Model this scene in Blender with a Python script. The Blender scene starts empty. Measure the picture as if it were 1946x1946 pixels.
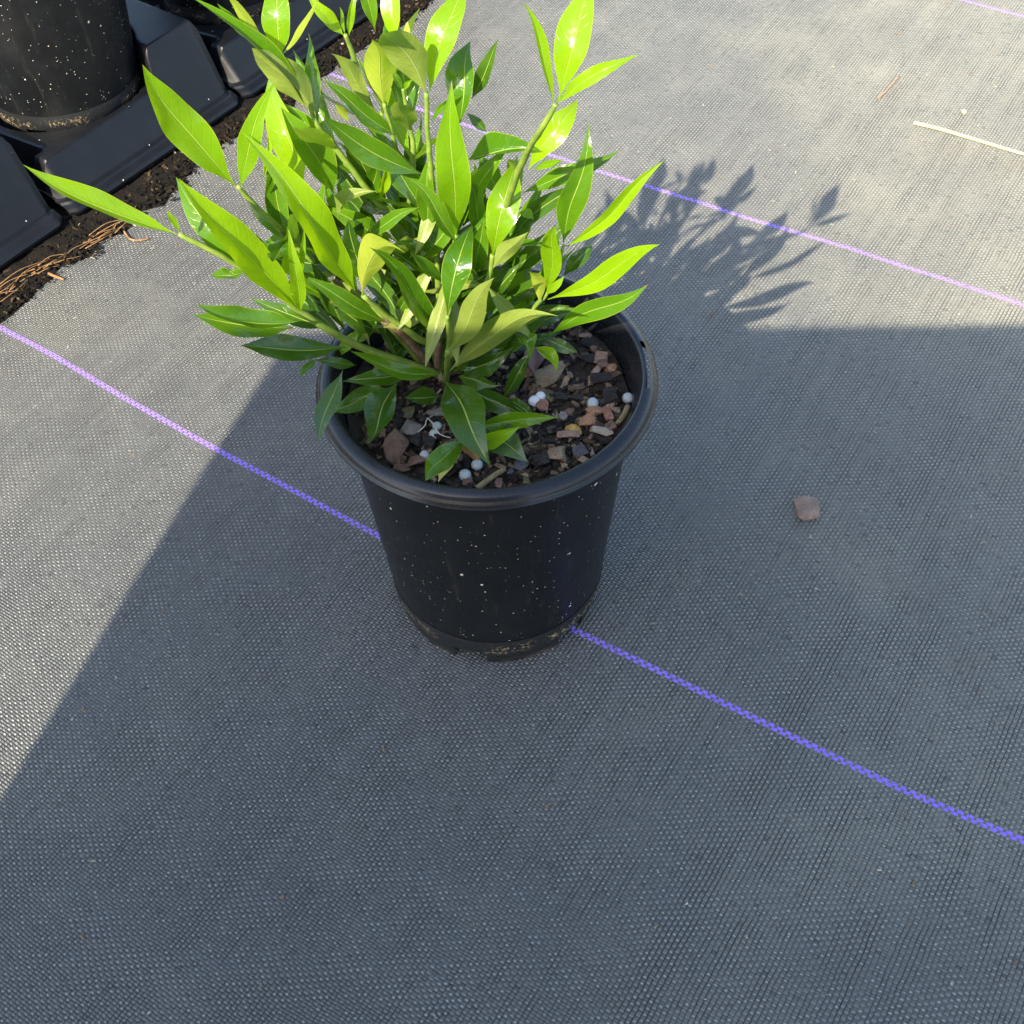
import bpy, bmesh, math, random
from mathutils import Vector, Matrix, noise
random.seed(11)
C=bpy.context.scene.collection
K=0.01                                   # the tables below are in centimetres
def V(*a): return Vector(a)

# ------------------------------------------------------------------ camera, sky, sun, exposure
cam=bpy.data.objects.new('camera',bpy.data.cameras.new('camera')); C.objects.link(cam)
pit,yaw,rol=.884,-.075,-.038
fw=V(math.sin(yaw)*math.cos(pit),math.cos(yaw)*math.cos(pit),-math.sin(pit))
r0=V(math.cos(yaw),-math.sin(yaw),0); u0=r0.cross(fw)
rr=math.cos(rol)*r0+math.sin(rol)*u0; uu=-math.sin(rol)*r0+math.cos(rol)*u0
M=Matrix((rr,uu,-fw)).transposed().to_4x4(); M.translation=V(4.208,-42.8,58.704)*K
cam.matrix_world=M
cam.data.sensor_width=36; cam.data.lens=36*2290.3/1946; cam.data.clip_start=.01; cam.data.clip_end=200
bpy.context.scene.camera=cam
SUN=V(.334,.703,-.6285).normalized()     # travel direction of the sunlight
EL=math.asin(-SUN.z); AZ=math.atan2(-SUN.x,-SUN.y)
w=bpy.data.worlds.new('World'); bpy.context.scene.world=w; w.use_nodes=True
nt=w.node_tree; sky=nt.nodes.new('ShaderNodeTexSky'); sky.sky_type='NISHITA'; sky.sun_disc=False
sky.sun_elevation=EL; sky.sun_rotation=AZ; sky.air_density=1.0; sky.dust_density=1.5; sky.ozone_density=1
bg=nt.nodes['Background']; bg.inputs['Strength'].default_value=.15; nt.links.new(sky.outputs[0],bg.inputs[0])
sl=bpy.data.lights.new('sun','SUN'); sl.energy=4.3; sl.angle=math.radians(.42); sl.color=(1,.90,.70)
so=bpy.data.objects.new('sun',sl); C.objects.link(so); so.rotation_euler=SUN.to_track_quat('-Z','Y').to_euler()
vs=bpy.context.scene.view_settings; vs.view_transform='Standard'; vs.look='None'; vs.gamma=1; vs.exposure=1.6

# ------------------------------------------------------------------ node helpers
class NT:
    def __init__(s,name):
        s.m=bpy.data.materials.new(name); s.m.use_nodes=True; s.t=s.m.node_tree; s.t.nodes.clear()
        s.out=s.n('ShaderNodeOutputMaterial')
    def n(s,ty,**kw):
        nd=s.t.nodes.new(ty)
        for k,v in kw.items(): setattr(nd,k,v)
        return nd
    def put(s,sock,v):
        if v is None: return
        if isinstance(v,bpy.types.NodeSocket): s.t.links.new(v,sock)
        else: sock.default_value=v
    def math(s,op,a,b=None,c=None,clamp=False):
        nd=s.n('ShaderNodeMath',operation=op,use_clamp=clamp)
        for i,v in enumerate((a,b,c)): s.put(nd.inputs[i],v)
        return nd.outputs[0]
    def mix(s,f,a,b):
        nd=s.n('ShaderNodeMix',data_type='RGBA'); s.put(nd.inputs[0],f)
        for i,v in ((6,a),(7,b)):
            if isinstance(v,tuple) and len(v)==3: v=v+(1,)
            s.put(nd.inputs[i],v)
        return nd.outputs[2]
    def noise(s,vec,scale,detail=3,rough=.55,dim='3D'):
        nd=s.n('ShaderNodeTexNoise',noise_dimensions=dim); s.put(nd.inputs['Vector'],vec)
        nd.inputs['Scale'].default_value=scale; nd.inputs['Detail'].default_value=detail; nd.inputs['Roughness'].default_value=rough
        return nd.outputs[0]
    def vor(s,vec,scale,feat='F1'):
        nd=s.n('ShaderNodeTexVoronoi',feature=feat); s.put(nd.inputs['Vector'],vec); nd.inputs['Scale'].default_value=scale
        return nd
    def ramp(s,f,lo,hi,a=0.,b=1.):
        nd=s.n('ShaderNodeMapRange',interpolation_type='SMOOTHSTEP'); s.put(nd.inputs[0],f)
        for i,v in zip((1,2,3,4),(lo,hi,a,b)): s.put(nd.inputs[i],v)
        return nd.outputs[0]
    def cramp(s,f,stops):
        nd=s.n('ShaderNodeValToRGB'); s.put(nd.inputs[0],f); e=nd.color_ramp.elements
        while len(e)<len(stops): e.new(.5)
        for i,(p,c) in enumerate(stops): e[i].position=p; e[i].color=tuple(c)+(1,)
        return nd.outputs[0]
    def obj(s,scale=100.):
        tc=s.n('ShaderNodeTexCoord'); m=s.n('ShaderNodeVectorMath',operation='SCALE'); s.t.links.new(tc.outputs['Object'],m.inputs[0]); m.inputs[3].default_value=scale
        return m.outputs[0]
    def bump(s,h,dist,strength=1.):
        nd=s.n('ShaderNodeBump'); s.put(nd.inputs['Height'],h); nd.inputs['Distance'].default_value=dist; s.put(nd.inputs['Strength'],strength)
        return nd.outputs[0]
    def pri(s,col,rough,normal=None,spec=.5,**kw):
        p=s.n('ShaderNodeBsdfPrincipled')
        if isinstance(col,tuple): col=col+(1,)
        s.put(p.inputs['Base Color'],col); s.put(p.inputs['Roughness'],rough); s.put(p.inputs['Specular IOR Level'],spec)
        if normal: s.put(p.inputs['Normal'],normal)
        for k,v in kw.items(): s.put(p.inputs[k],v)
        return p.outputs[0]
    def done(s,sh): s.t.links.new(sh,s.out.inputs[0]); return s.m

# ------------------------------------------------------------------ materials
def mat_fabric():
    t=NT('woven weed mat')
    uv=t.n('ShaderNodeUVMap',uv_map='weave').outputs[0]
    sp=t.n('ShaderNodeSeparateXYZ'); t.put(sp.inputs[0],uv); U0,V0=sp.outputs[0],sp.outputs[1]
    wob=t.noise(uv,.55,3); wob2=t.noise(uv,.35,3)
    U=t.math('ADD',U0,t.math('MULTIPLY_ADD',wob,.20,-.10)); Vv=t.math('ADD',V0,t.math('MULTIPLY_ADD',wob2,.34,-.17))
    # keep the coloured warp pair exactly on its line
    a=t.math('DIVIDE',U,.25); b=t.math('DIVIDE',Vv,.17)
    s=t.math('MULTIPLY',t.math('SINE',t.math('MULTIPLY',a,math.pi)),t.math('SINE',t.math('MULTIPLY',b,math.pi)))
    ab=t.math('ABSOLUTE',s)
    cell=t.n('ShaderNodeCombineXYZ'); t.put(cell.inputs[0],t.math('FLOOR',a)); t.put(cell.inputs[1],t.math('FLOOR',b))
    wn=t.n('ShaderNodeTexWhiteNoise',noise_dimensions='2D'); t.put(wn.inputs['Vector'],cell.outputs[0]); rnd=wn.outputs[0]
    # slack / tight tapes: per-column and per-row randomness
    wc=t.n('ShaderNodeTexWhiteNoise',noise_dimensions='1D'); t.put(wc.inputs['W'],t.math('FLOOR',a))
    wr=t.n('ShaderNodeTexWhiteNoise',noise_dimensions='1D'); t.put(wr.inputs['W'],t.math('FLOOR',b))
    h=t.math('POWER',ab,.55)
    up=t.math('GREATER_THAN',s,0.)
    h=t.math('MULTIPLY',h,t.math('MULTIPLY_ADD',rnd,.5,.75))
    patch=t.noise(uv,.22,4,.6)
    h=t.math('MULTIPLY',h,t.math('MULTIPLY_ADD',patch,1.3,.35))
    h=t.math('ADD',h,t.math('MULTIPLY',up,.15))
    fine=t.noise(uv,16,2)
    h=t.math('ADD',h,t.math('MULTIPLY',fine,.35))
    # purple marker threads
    d0=t.math('ABSOLUTE',t.math('SUBTRACT',t.math('MODULO',t.math('ADD',V0,40.407*50+20.2),40.407),20.2))
    inl=t.math('LESS_THAN',d0,.20)
    A2=t.math('DIVIDE',U0,.25); B2=t.math('DIVIDE',V0,.172)
    s2=t.math('MULTIPLY',t.math('SINE',t.math('MULTIPLY',A2,math.pi)),t.math('SIGN',t.math('SUBTRACT',t.math('MODULO',t.math('ADD',V0,40.407*50+20.2),40.407),20.2)))
    over=t.ramp(s2,-.62,-.50)
    purple=t.math('MULTIPLY',t.math('MULTIPLY',inl,over),t.ramp(t.noise(uv,1.3,4,.7),.30,.46,.35,1.))
    # dust and wear, plus light painted into the mat colour
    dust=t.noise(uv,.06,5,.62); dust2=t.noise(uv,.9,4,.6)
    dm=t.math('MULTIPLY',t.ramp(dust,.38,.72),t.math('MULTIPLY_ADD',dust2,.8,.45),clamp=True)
    ox=t.n('ShaderNodeSeparateXYZ'); t.put(ox.inputs[0],t.obj()); far=t.ramp(t.math('ADD',ox.outputs[0],t.math('MULTIPLY_ADD',dust,18.,-9.)),4.,42.)  # lighter towards the right: dust, with brightening opposite the sun painted in
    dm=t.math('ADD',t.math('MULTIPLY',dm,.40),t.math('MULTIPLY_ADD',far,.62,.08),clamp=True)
    base=t.mix(t.math('MULTIPLY_ADD',rnd,.5,.25),FAB0,FAB1)
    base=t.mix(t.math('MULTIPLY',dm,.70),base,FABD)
    wcon=t.ramp(t.noise(uv,.30,4,.65),.30,.72,.15,1.)
    base=t.mix(up,t.mix(t.math('MULTIPLY',wcon,.40),base,(.02,.02,.02)),t.mix(t.math('MULTIPLY',wcon,.13),base,(.6,.6,.55)))  # warp tops painted lighter and weft darker, as if the tops catch light
    gap=t.ramp(ab,.02,.40)
    wn2=t.n('ShaderNodeTexWhiteNoise',noise_dimensions='2D'); cs=t.n('ShaderNodeVectorMath',operation='ADD'); t.put(cs.inputs[0],cell.outputs[0]); cs.inputs[1].default_value=(31.7,11.3,0); t.put(wn2.inputs['Vector'],cs.outputs[0])
    rn2=wn2.outputs[0]
    base=t.mix(gap,t.mix(t.math('MULTIPLY_ADD',t.math('POWER',rn2,1.5),.75,.22),base,(.008,.008,.009)),base)
    base=t.mix(t.math('MULTIPLY',t.math('GREATER_THAN',rn2,.985),.5),base,(.02,.02,.021))
    scuff=t.noise(uv,2.6,5,.75); base=t.mix(t.ramp(scuff,.40,.80,.0,.16),base,(.24,.235,.20))
    # slack weft columns leave open slits between the tapes
    fa=t.math('ABSOLUTE',t.math('SUBTRACT',t.math('FRACT',t.math('ADD',a,.5)),.5))
    slit=t.math('MULTIPLY',t.ramp(fa,.05,.22,1.,0.),t.math('MULTIPLY',t.ramp(wc.outputs[0],.10,.75),t.ramp(t.noise(uv,.28,3,.6),.36,.58,.12,1.)))
    base=t.mix(t.math('MULTIPLY',slit,.92),base,(.012,.012,.013))
    # sun glints painted as near-white colour on random tape crowns
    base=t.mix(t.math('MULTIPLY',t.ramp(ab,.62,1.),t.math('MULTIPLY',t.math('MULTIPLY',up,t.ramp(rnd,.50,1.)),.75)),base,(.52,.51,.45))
    # white lint / grit specks
    vo=t.vor(uv,1.1); sepc=t.n('ShaderNodeSeparateColor'); t.put(sepc.inputs[0],vo.outputs['Color'])
    spk=t.math('LESS_THAN',vo.outputs['Distance'],t.math('MULTIPLY_ADD',t.math('POWER',sepc.outputs[0],6.),.045,.0))
    base=t.mix(spk,base,(.62,.58,.48))
    col=t.mix(purple,base,t.mix(t.math('MULTIPLY',rnd,.5),(.30,.17,.80),(.38,.25,.88)))
    nrm=t.bump(h,.0011,1.)
    rough=t.math('MULTIPLY_ADD',rnd,.28,.34)
    sh=t.pri(col,rough,nrm,.5,**{'Diffuse Roughness':1.0})
    return t.done(sh)
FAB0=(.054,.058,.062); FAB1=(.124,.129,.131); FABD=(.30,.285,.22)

def mat_leaf(name,top,top2,under,trans,rough,tfac,edgef=.4):
    t=NT(name)
    uv=t.n('ShaderNodeUVMap',uv_map='leaf').outputs[0]; sp=t.n('ShaderNodeSeparateXYZ'); t.put(sp.inputs[0],uv); x,y=sp.outputs[0],sp.outputs[1]
    ax=t.math('ABSOLUTE',x)
    oi=t.n('ShaderNodeObjectInfo').outputs['Random']
    at=t.n('ShaderNodeAttribute',attribute_name='rnd').outputs['Fac']
    nz=t.noise(t.obj(),.45,4); nf=t.noise(t.obj(),3.0,3)
    mrib=t.ramp(ax,.02,.06,1.,0.)
    vein=t.math('SINE',t.math('MULTIPLY',t.math('SUBTRACT',t.math('MULTIPLY',y,1.),t.math('MULTIPLY',t.math('POWER',ax,1.25),.16)),62.))
    vl=t.ramp(vein,.86,1.)
    back=t.n('ShaderNodeNewGeometry').outputs['Backfacing']
    c=t.mix(t.math('MULTIPLY_ADD',nz,.9,-.05,clamp=True),top,top2)
    c=t.mix(t.math('MULTIPLY',at,.85),c,tuple(a*b for a,b in zip(top,(.50,.66,.9))))
    c=t.mix(t.math('MULTIPLY',t.ramp(nf,.62,.75),.12),c,(.30,.36,.08))
    # paler towards the margin and at the very tip
    edge=t.ramp(ax,.93,1.0); c=t.mix(t.math('MULTIPLY',edge,edgef),c,(.52,.55,.03))
    c=t.mix(t.math('MULTIPLY',vl,.035),c,(.34,.44,.05))
    vs_=t.vor(t.obj(),2.2); sc_=t.n('ShaderNodeSeparateColor'); t.put(sc_.inputs[0],vs_.outputs['Color'])
    c=t.mix(t.math('MULTIPLY',t.math('LESS_THAN',vs_.outputs['Distance'],t.math('MULTIPLY',t.math('POWER',sc_.outputs[0],8.),.10)),.7),c,(.16,.10,.03))
    c=t.mix(t.math('MULTIPLY',t.ramp(y,.955,1.),t.math('GREATER_THAN',at,.55)),c,(.34,.20,.04))
    c=t.mix(t.math('MULTIPLY',mrib,.62),c,(.46,.56,.12))
    cu=t.mix(nz,under,tuple(a*.8 for a in under)); cu=t.mix(t.math('MULTIPLY',vl,.35),cu,tuple(a*.72 for a in under)); cu=t.mix(t.math('MULTIPLY',mrib,.5),cu,(.50,.58,.20))
    col=t.mix(back,c,cu)
    hgt=t.math('SUBTRACT',t.math('MULTIPLY',nz,1.5),t.math('MULTIPLY',vl,.07)); hgt=t.math('SUBTRACT',hgt,t.math('MULTIPLY',mrib,.6))
    hgt=t.math('ADD',hgt,t.math('MULTIPLY',nf,.10))
    nrm=t.bump(hgt,.0013,.6)
    r=t.math('ADD',t.math('MULTIPLY_ADD',back,.22,rough),t.math('MULTIPLY_ADD',nf,.30,-.15))
    p=t.pri(col,r,nrm,.5)
    tr=t.n('ShaderNodeBsdfTranslucent'); t.put(tr.inputs[0],t.mix(t.math('MULTIPLY',mrib,.4),trans,tuple(a*.7 for a in trans))); t.put(tr.inputs['Normal'],nrm)
    mx=t.n('ShaderNodeMixShader'); mx.inputs[0].default_value=tfac; t.put(mx.inputs[1],p); t.put(mx.inputs[2],tr.outputs[0])
    return t.done(mx.outputs[0])

SP={1:((.9,.06,3.),(2.1,.06,5.),(4.5,.12,5.)),2:((.8,.04,4.),(1.6,.04,6.))}
def mat_plastic(name,col,rough,specks=1,bluish=False):
    t=NT(name); o=t.obj()
    n1=t.noise(o,.5,4); n2=t.noise(o,9,3)
    c=t.mix(t.ramp(n1,.35,.75),col,tuple(min(1,a*1.6+.001) for a in col))
    if specks:
        for sc,th,den in SP[specks]:
            d=t.n('ShaderNodeVectorMath',operation='ADD'); t.put(d.inputs[0],o); nn=t.n('ShaderNodeTexNoise'); t.put(nn.inputs['Vector'],o); nn.inputs['Scale'].default_value=6
            sc_=t.n('ShaderNodeVectorMath',operation='SCALE'); t.put(sc_.inputs[0],nn.outputs['Color']); sc_.inputs[3].default_value=.12; t.put(d.inputs[1],sc_.outputs[0])
            vo=t.vor(d.outputs[0],sc); sc2=t.n('ShaderNodeSeparateColor'); t.put(sc2.inputs[0],vo.outputs['Color'])
            lim=t.math('MULTIPLY',t.math('POWER',sc2.outputs[0],den),th*1.6)
            m=t.math('LESS_THAN',vo.outputs['Distance'],lim)
            c=t.mix(m,c,t.mix(sc2.outputs[1],(.55,.50,.38),(.62,.60,.55)))
    if specks==1:   # dried drip film, lower on the wall
        mp=t.n('ShaderNodeMapping'); t.put(mp.inputs[0],o); mp.inputs['Scale'].default_value=(1.6,1.6,.16)
        c=t.mix(t.math('MULTIPLY',t.ramp(t.noise(mp.outputs[0],1.,5,.7),.55,.80),.16),c,(.20,.18,.15))
    h=t.math('ADD',t.math('MULTIPLY',n1,.6),t.math('MULTIPLY',n2,.12))
    return t.done(t.pri(c,t.math('MULTIPLY_ADD',n2,.18 if specks else .06,rough-(.09 if specks else .03)),t.bump(h,.001,.35 if specks else .08),.38))

def mat_pot_foot():
    t=NT('black plastic with dried mud'); o=t.obj(); sp=t.n('ShaderNodeSeparateXYZ'); t.put(sp.inputs[0],o)
    z=sp.outputs[2]
    n=t.noise(o,.55,5,.65); n2=t.noise(o,6,4,.7)
    band=t.math('MULTIPLY',t.ramp(z,.7,1.5),t.ramp(z,1.6,2.3,1.,0.))
    n3=t.noise(o,4.2,5,.75); m=t.math('MULTIPLY',t.ramp(n3,.535,.57),t.math('MULTIPLY',band,t.ramp(t.noise(o,.30,3),.45,.60)))
    c=t.mix(m,(.012,.013,.015),t.mix(n2,(.30,.20,.09),(.52,.42,.25)))
    low=t.math('MULTIPLY',t.ramp(t.math('MULTIPLY_ADD',n,.9,z),.45,1.0,1.,0.),t.ramp(t.noise(o,.25,3),.42,.58))
    c=t.mix(t.math('MULTIPLY',low,.75),c,(.24,.20,.14))
    return t.done(t.pri(c,.5,t.bump(n2,.001,.4)))

def mat_rock(name,c0,c1,scale=1.6,stretch=1.,rough=.8):
    t=NT(name); o=t.obj(); mp=t.n('ShaderNodeMapping'); t.put(mp.inputs[0],o); mp.inputs['Scale'].default_value=(1,stretch,1)
    n=t.noise(mp.outputs[0],scale,5,.65); n2=t.noise(mp.outputs[0],scale*6,4,.7)
    oi=t.n('ShaderNodeObjectInfo').outputs['Random']
    c=t.mix(t.ramp(n,.3,.7),c0,c1); c=t.mix(t.ramp(n2,.52,.72),c,tuple(a*.35 for a in c0))
    return t.done(t.pri(c,rough,t.bump(t.math('ADD',n,t.math('MULTIPLY',n2,.5)),.0025,.9),.35))

def mat_bits(name,stops,rough=.75,dark=(.03,.022,.016),spec=.4):
    t=NT(name); g=t.n('ShaderNodeNewGeometry').outputs['Random Per Island']
    c=t.cramp(g,stops); n=t.noise(t.obj(),7,4,.7)
    c=t.mix(t.ramp(n,.4,.75),c,dark)
    return t.done(t.pri(c,rough,t.bump(n,.0015,.8),spec))

def mat_plain(name,c0,c1,rough,scale=4,bumpd=.0005):
    t=NT(name); n=t.noise(t.obj(),scale,4,.6)
    return t.done(t.pri(t.mix(t.ramp(n,.3,.7),c0,c1),rough,t.bump(n,bumpd,.6)))

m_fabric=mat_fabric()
LM={'y':mat_leaf('young leaf',(.185,.335,.004),(.27,.42,.006),(.36,.41,.05),(.42,.64,.006),.19,.44),
    'm':mat_leaf('mature leaf',(.068,.165,.005),(.11,.225,.006),(.22,.28,.05),(.19,.38,.008),.17,.30),
    'o':mat_leaf('old leaf',(.032,.085,.006),(.055,.120,.008),(.17,.22,.06),(.10,.22,.010),.18,.20,.08),
    'b':mat_leaf('bluish leaf',(.060,.115,.035),(.08,.14,.040),(.22,.28,.12),(.08,.18,.035),.24,.16,.1)}
m_stem=mat_plain('green stem',(.115,.20,.025),(.20,.27,.04),.5,2)
m_wood=mat_plain('brown woody stem',(.10,.055,.03),(.20,.15,.08),.8,3,.002)
m_cut=mat_plain('cut wood',(.5,.42,.28),(.62,.55,.4),.7)
m_pot=mat_plastic('black pot plastic',(.0045,.0052,.0062),.38)
m_rim=mat_plastic('black rim plastic',(.012,.0125,.0145),.27,0)
m_foot=mat_pot_foot()
m_tray=mat_plastic('black tray plastic',(.0024,.0030,.0045),.46,2)

# ------------------------------------------------------------------ object helpers
def link(name,me,mat,parent=None):
    o=bpy.data.objects.new(name,me); C.objects.link(o)
    if mat: me.materials.append(mat)
    if parent: o.parent=parent
    return o
def tag(o,label=None,cat=None,group=None,kind=None):
    for k,v in (('label',label),('category',cat),('group',group),('kind',kind)):
        if v: o[k]=v
    return o
def thing(name,loc,label,cat,group=None):
    o=bpy.data.objects.new(name,None); C.objects.link(o); o.location=V(*loc)*K; o.empty_display_size=.02
    return tag(o,label,cat,group)
def mesh(name,verts,faces,smooth=True):
    me=bpy.data.meshes.new(name); me.from_pydata([tuple(Vector(v)*K) for v in verts],[],faces); me.update()
    if smooth: me.polygons.foreach_set('use_smooth',[True]*len(me.polygons))
    return me
def tube(P,r0,r1,seg=8,sub=5):
    """tapered tube along a Catmull-Rom through P"""
    P=[Vector(p) for p in P]; Q=[]
    for i in range(len(P)-1):
        a=P[max(i-1,0)];b=P[i];c=P[i+1];d=P[min(i+2,len(P)-1)]
        for k in range(sub):
            s=k/sub; Q.append(.5*((2*b)+(c-a)*s+(2*a-5*b+4*c-d)*s*s+(-a+3*b-3*c+d)*s**3))
    Q.append(P[-1]); vs=[];fs=[]; n=len(Q); N=None
    for i,q in enumerate(Q):
        T=(Q[min(i+1,n-1)]-Q[max(i-1,0)]).normalized()
        if N is None: N=T.orthogonal().normalized()
        else: N=(N-T*N.dot(T)).normalized()
        B=T.cross(N); rad=r0+(r1-r0)*i/(n-1)
        for k in range(seg):
            a=2*math.pi*k/seg; vs.append(q+rad*(math.cos(a)*N+math.sin(a)*B))
    for i in range(n-1):
        for k in range(seg):
            fs.append((i*seg+k,i*seg+(k+1)%seg,(i+1)*seg+(k+1)%seg,(i+1)*seg+k))
    fs.append(tuple(range(seg))[::-1]); fs.append(tuple(range((n-1)*seg,n*seg)))
    return vs,fs
def lathe(prof,n=96,skip=None,closed=True):
    vs=[];fs=[]
    for r,z in prof:
        for k in range(n):
            a=2*math.pi*k/n; vs.append((r*math.cos(a),r*math.sin(a),z))
    for i in range(len(prof)-1):
        for k in range(n):
            if skip and skip(i,360*(k+.5)/n): continue
            fs.append((i*n+k,i*n+(k+1)%n,(i+1)*n+(k+1)%n,(i+1)*n+k))
    return vs,fs
def hullrock(w,h,d,npts=22,seed=0,box=.5):
    rg=random.Random(seed); bm=bmesh.new()
    for i in range(npts):
        v=V(rg.gauss(0,1),rg.gauss(0,1),rg.gauss(0,1)).normalized()
        m=max(abs(v.x),abs(v.y),abs(v.z)); v=v*(1-box)+v/m*box*.85
        v*=rg.uniform(.82,1.05); bm.verts.new((v.x*w/2*K,v.y*h/2*K,v.z*d/2*K))
    bmesh.ops.convex_hull(bm,input=bm.verts)
    for v in [v for v in bm.verts if not v.link_faces]: bm.verts.remove(v)
    bmesh.ops.subdivide_edges(bm,edges=list(bm.edges),cuts=1,use_grid_fill=True)
    mn=min(w,h,d)*K
    for v in bm.verts: v.co+=v.co.normalized()*mn*(.16*noise.noise(v.co*90+V(seed,0,0))+.10*noise.noise(v.co*300+V(0,seed,0)))
    bmesh.ops.bevel(bm,geom=list(bm.edges),offset=min(w,h,d)*.03*K,segments=1,affect='EDGES')
    bmesh.ops.recalc_face_normals(bm,faces=bm.faces)
    me=bpy.data.meshes.new('rock'); bm.to_mesh(me); bm.free(); return me

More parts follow.
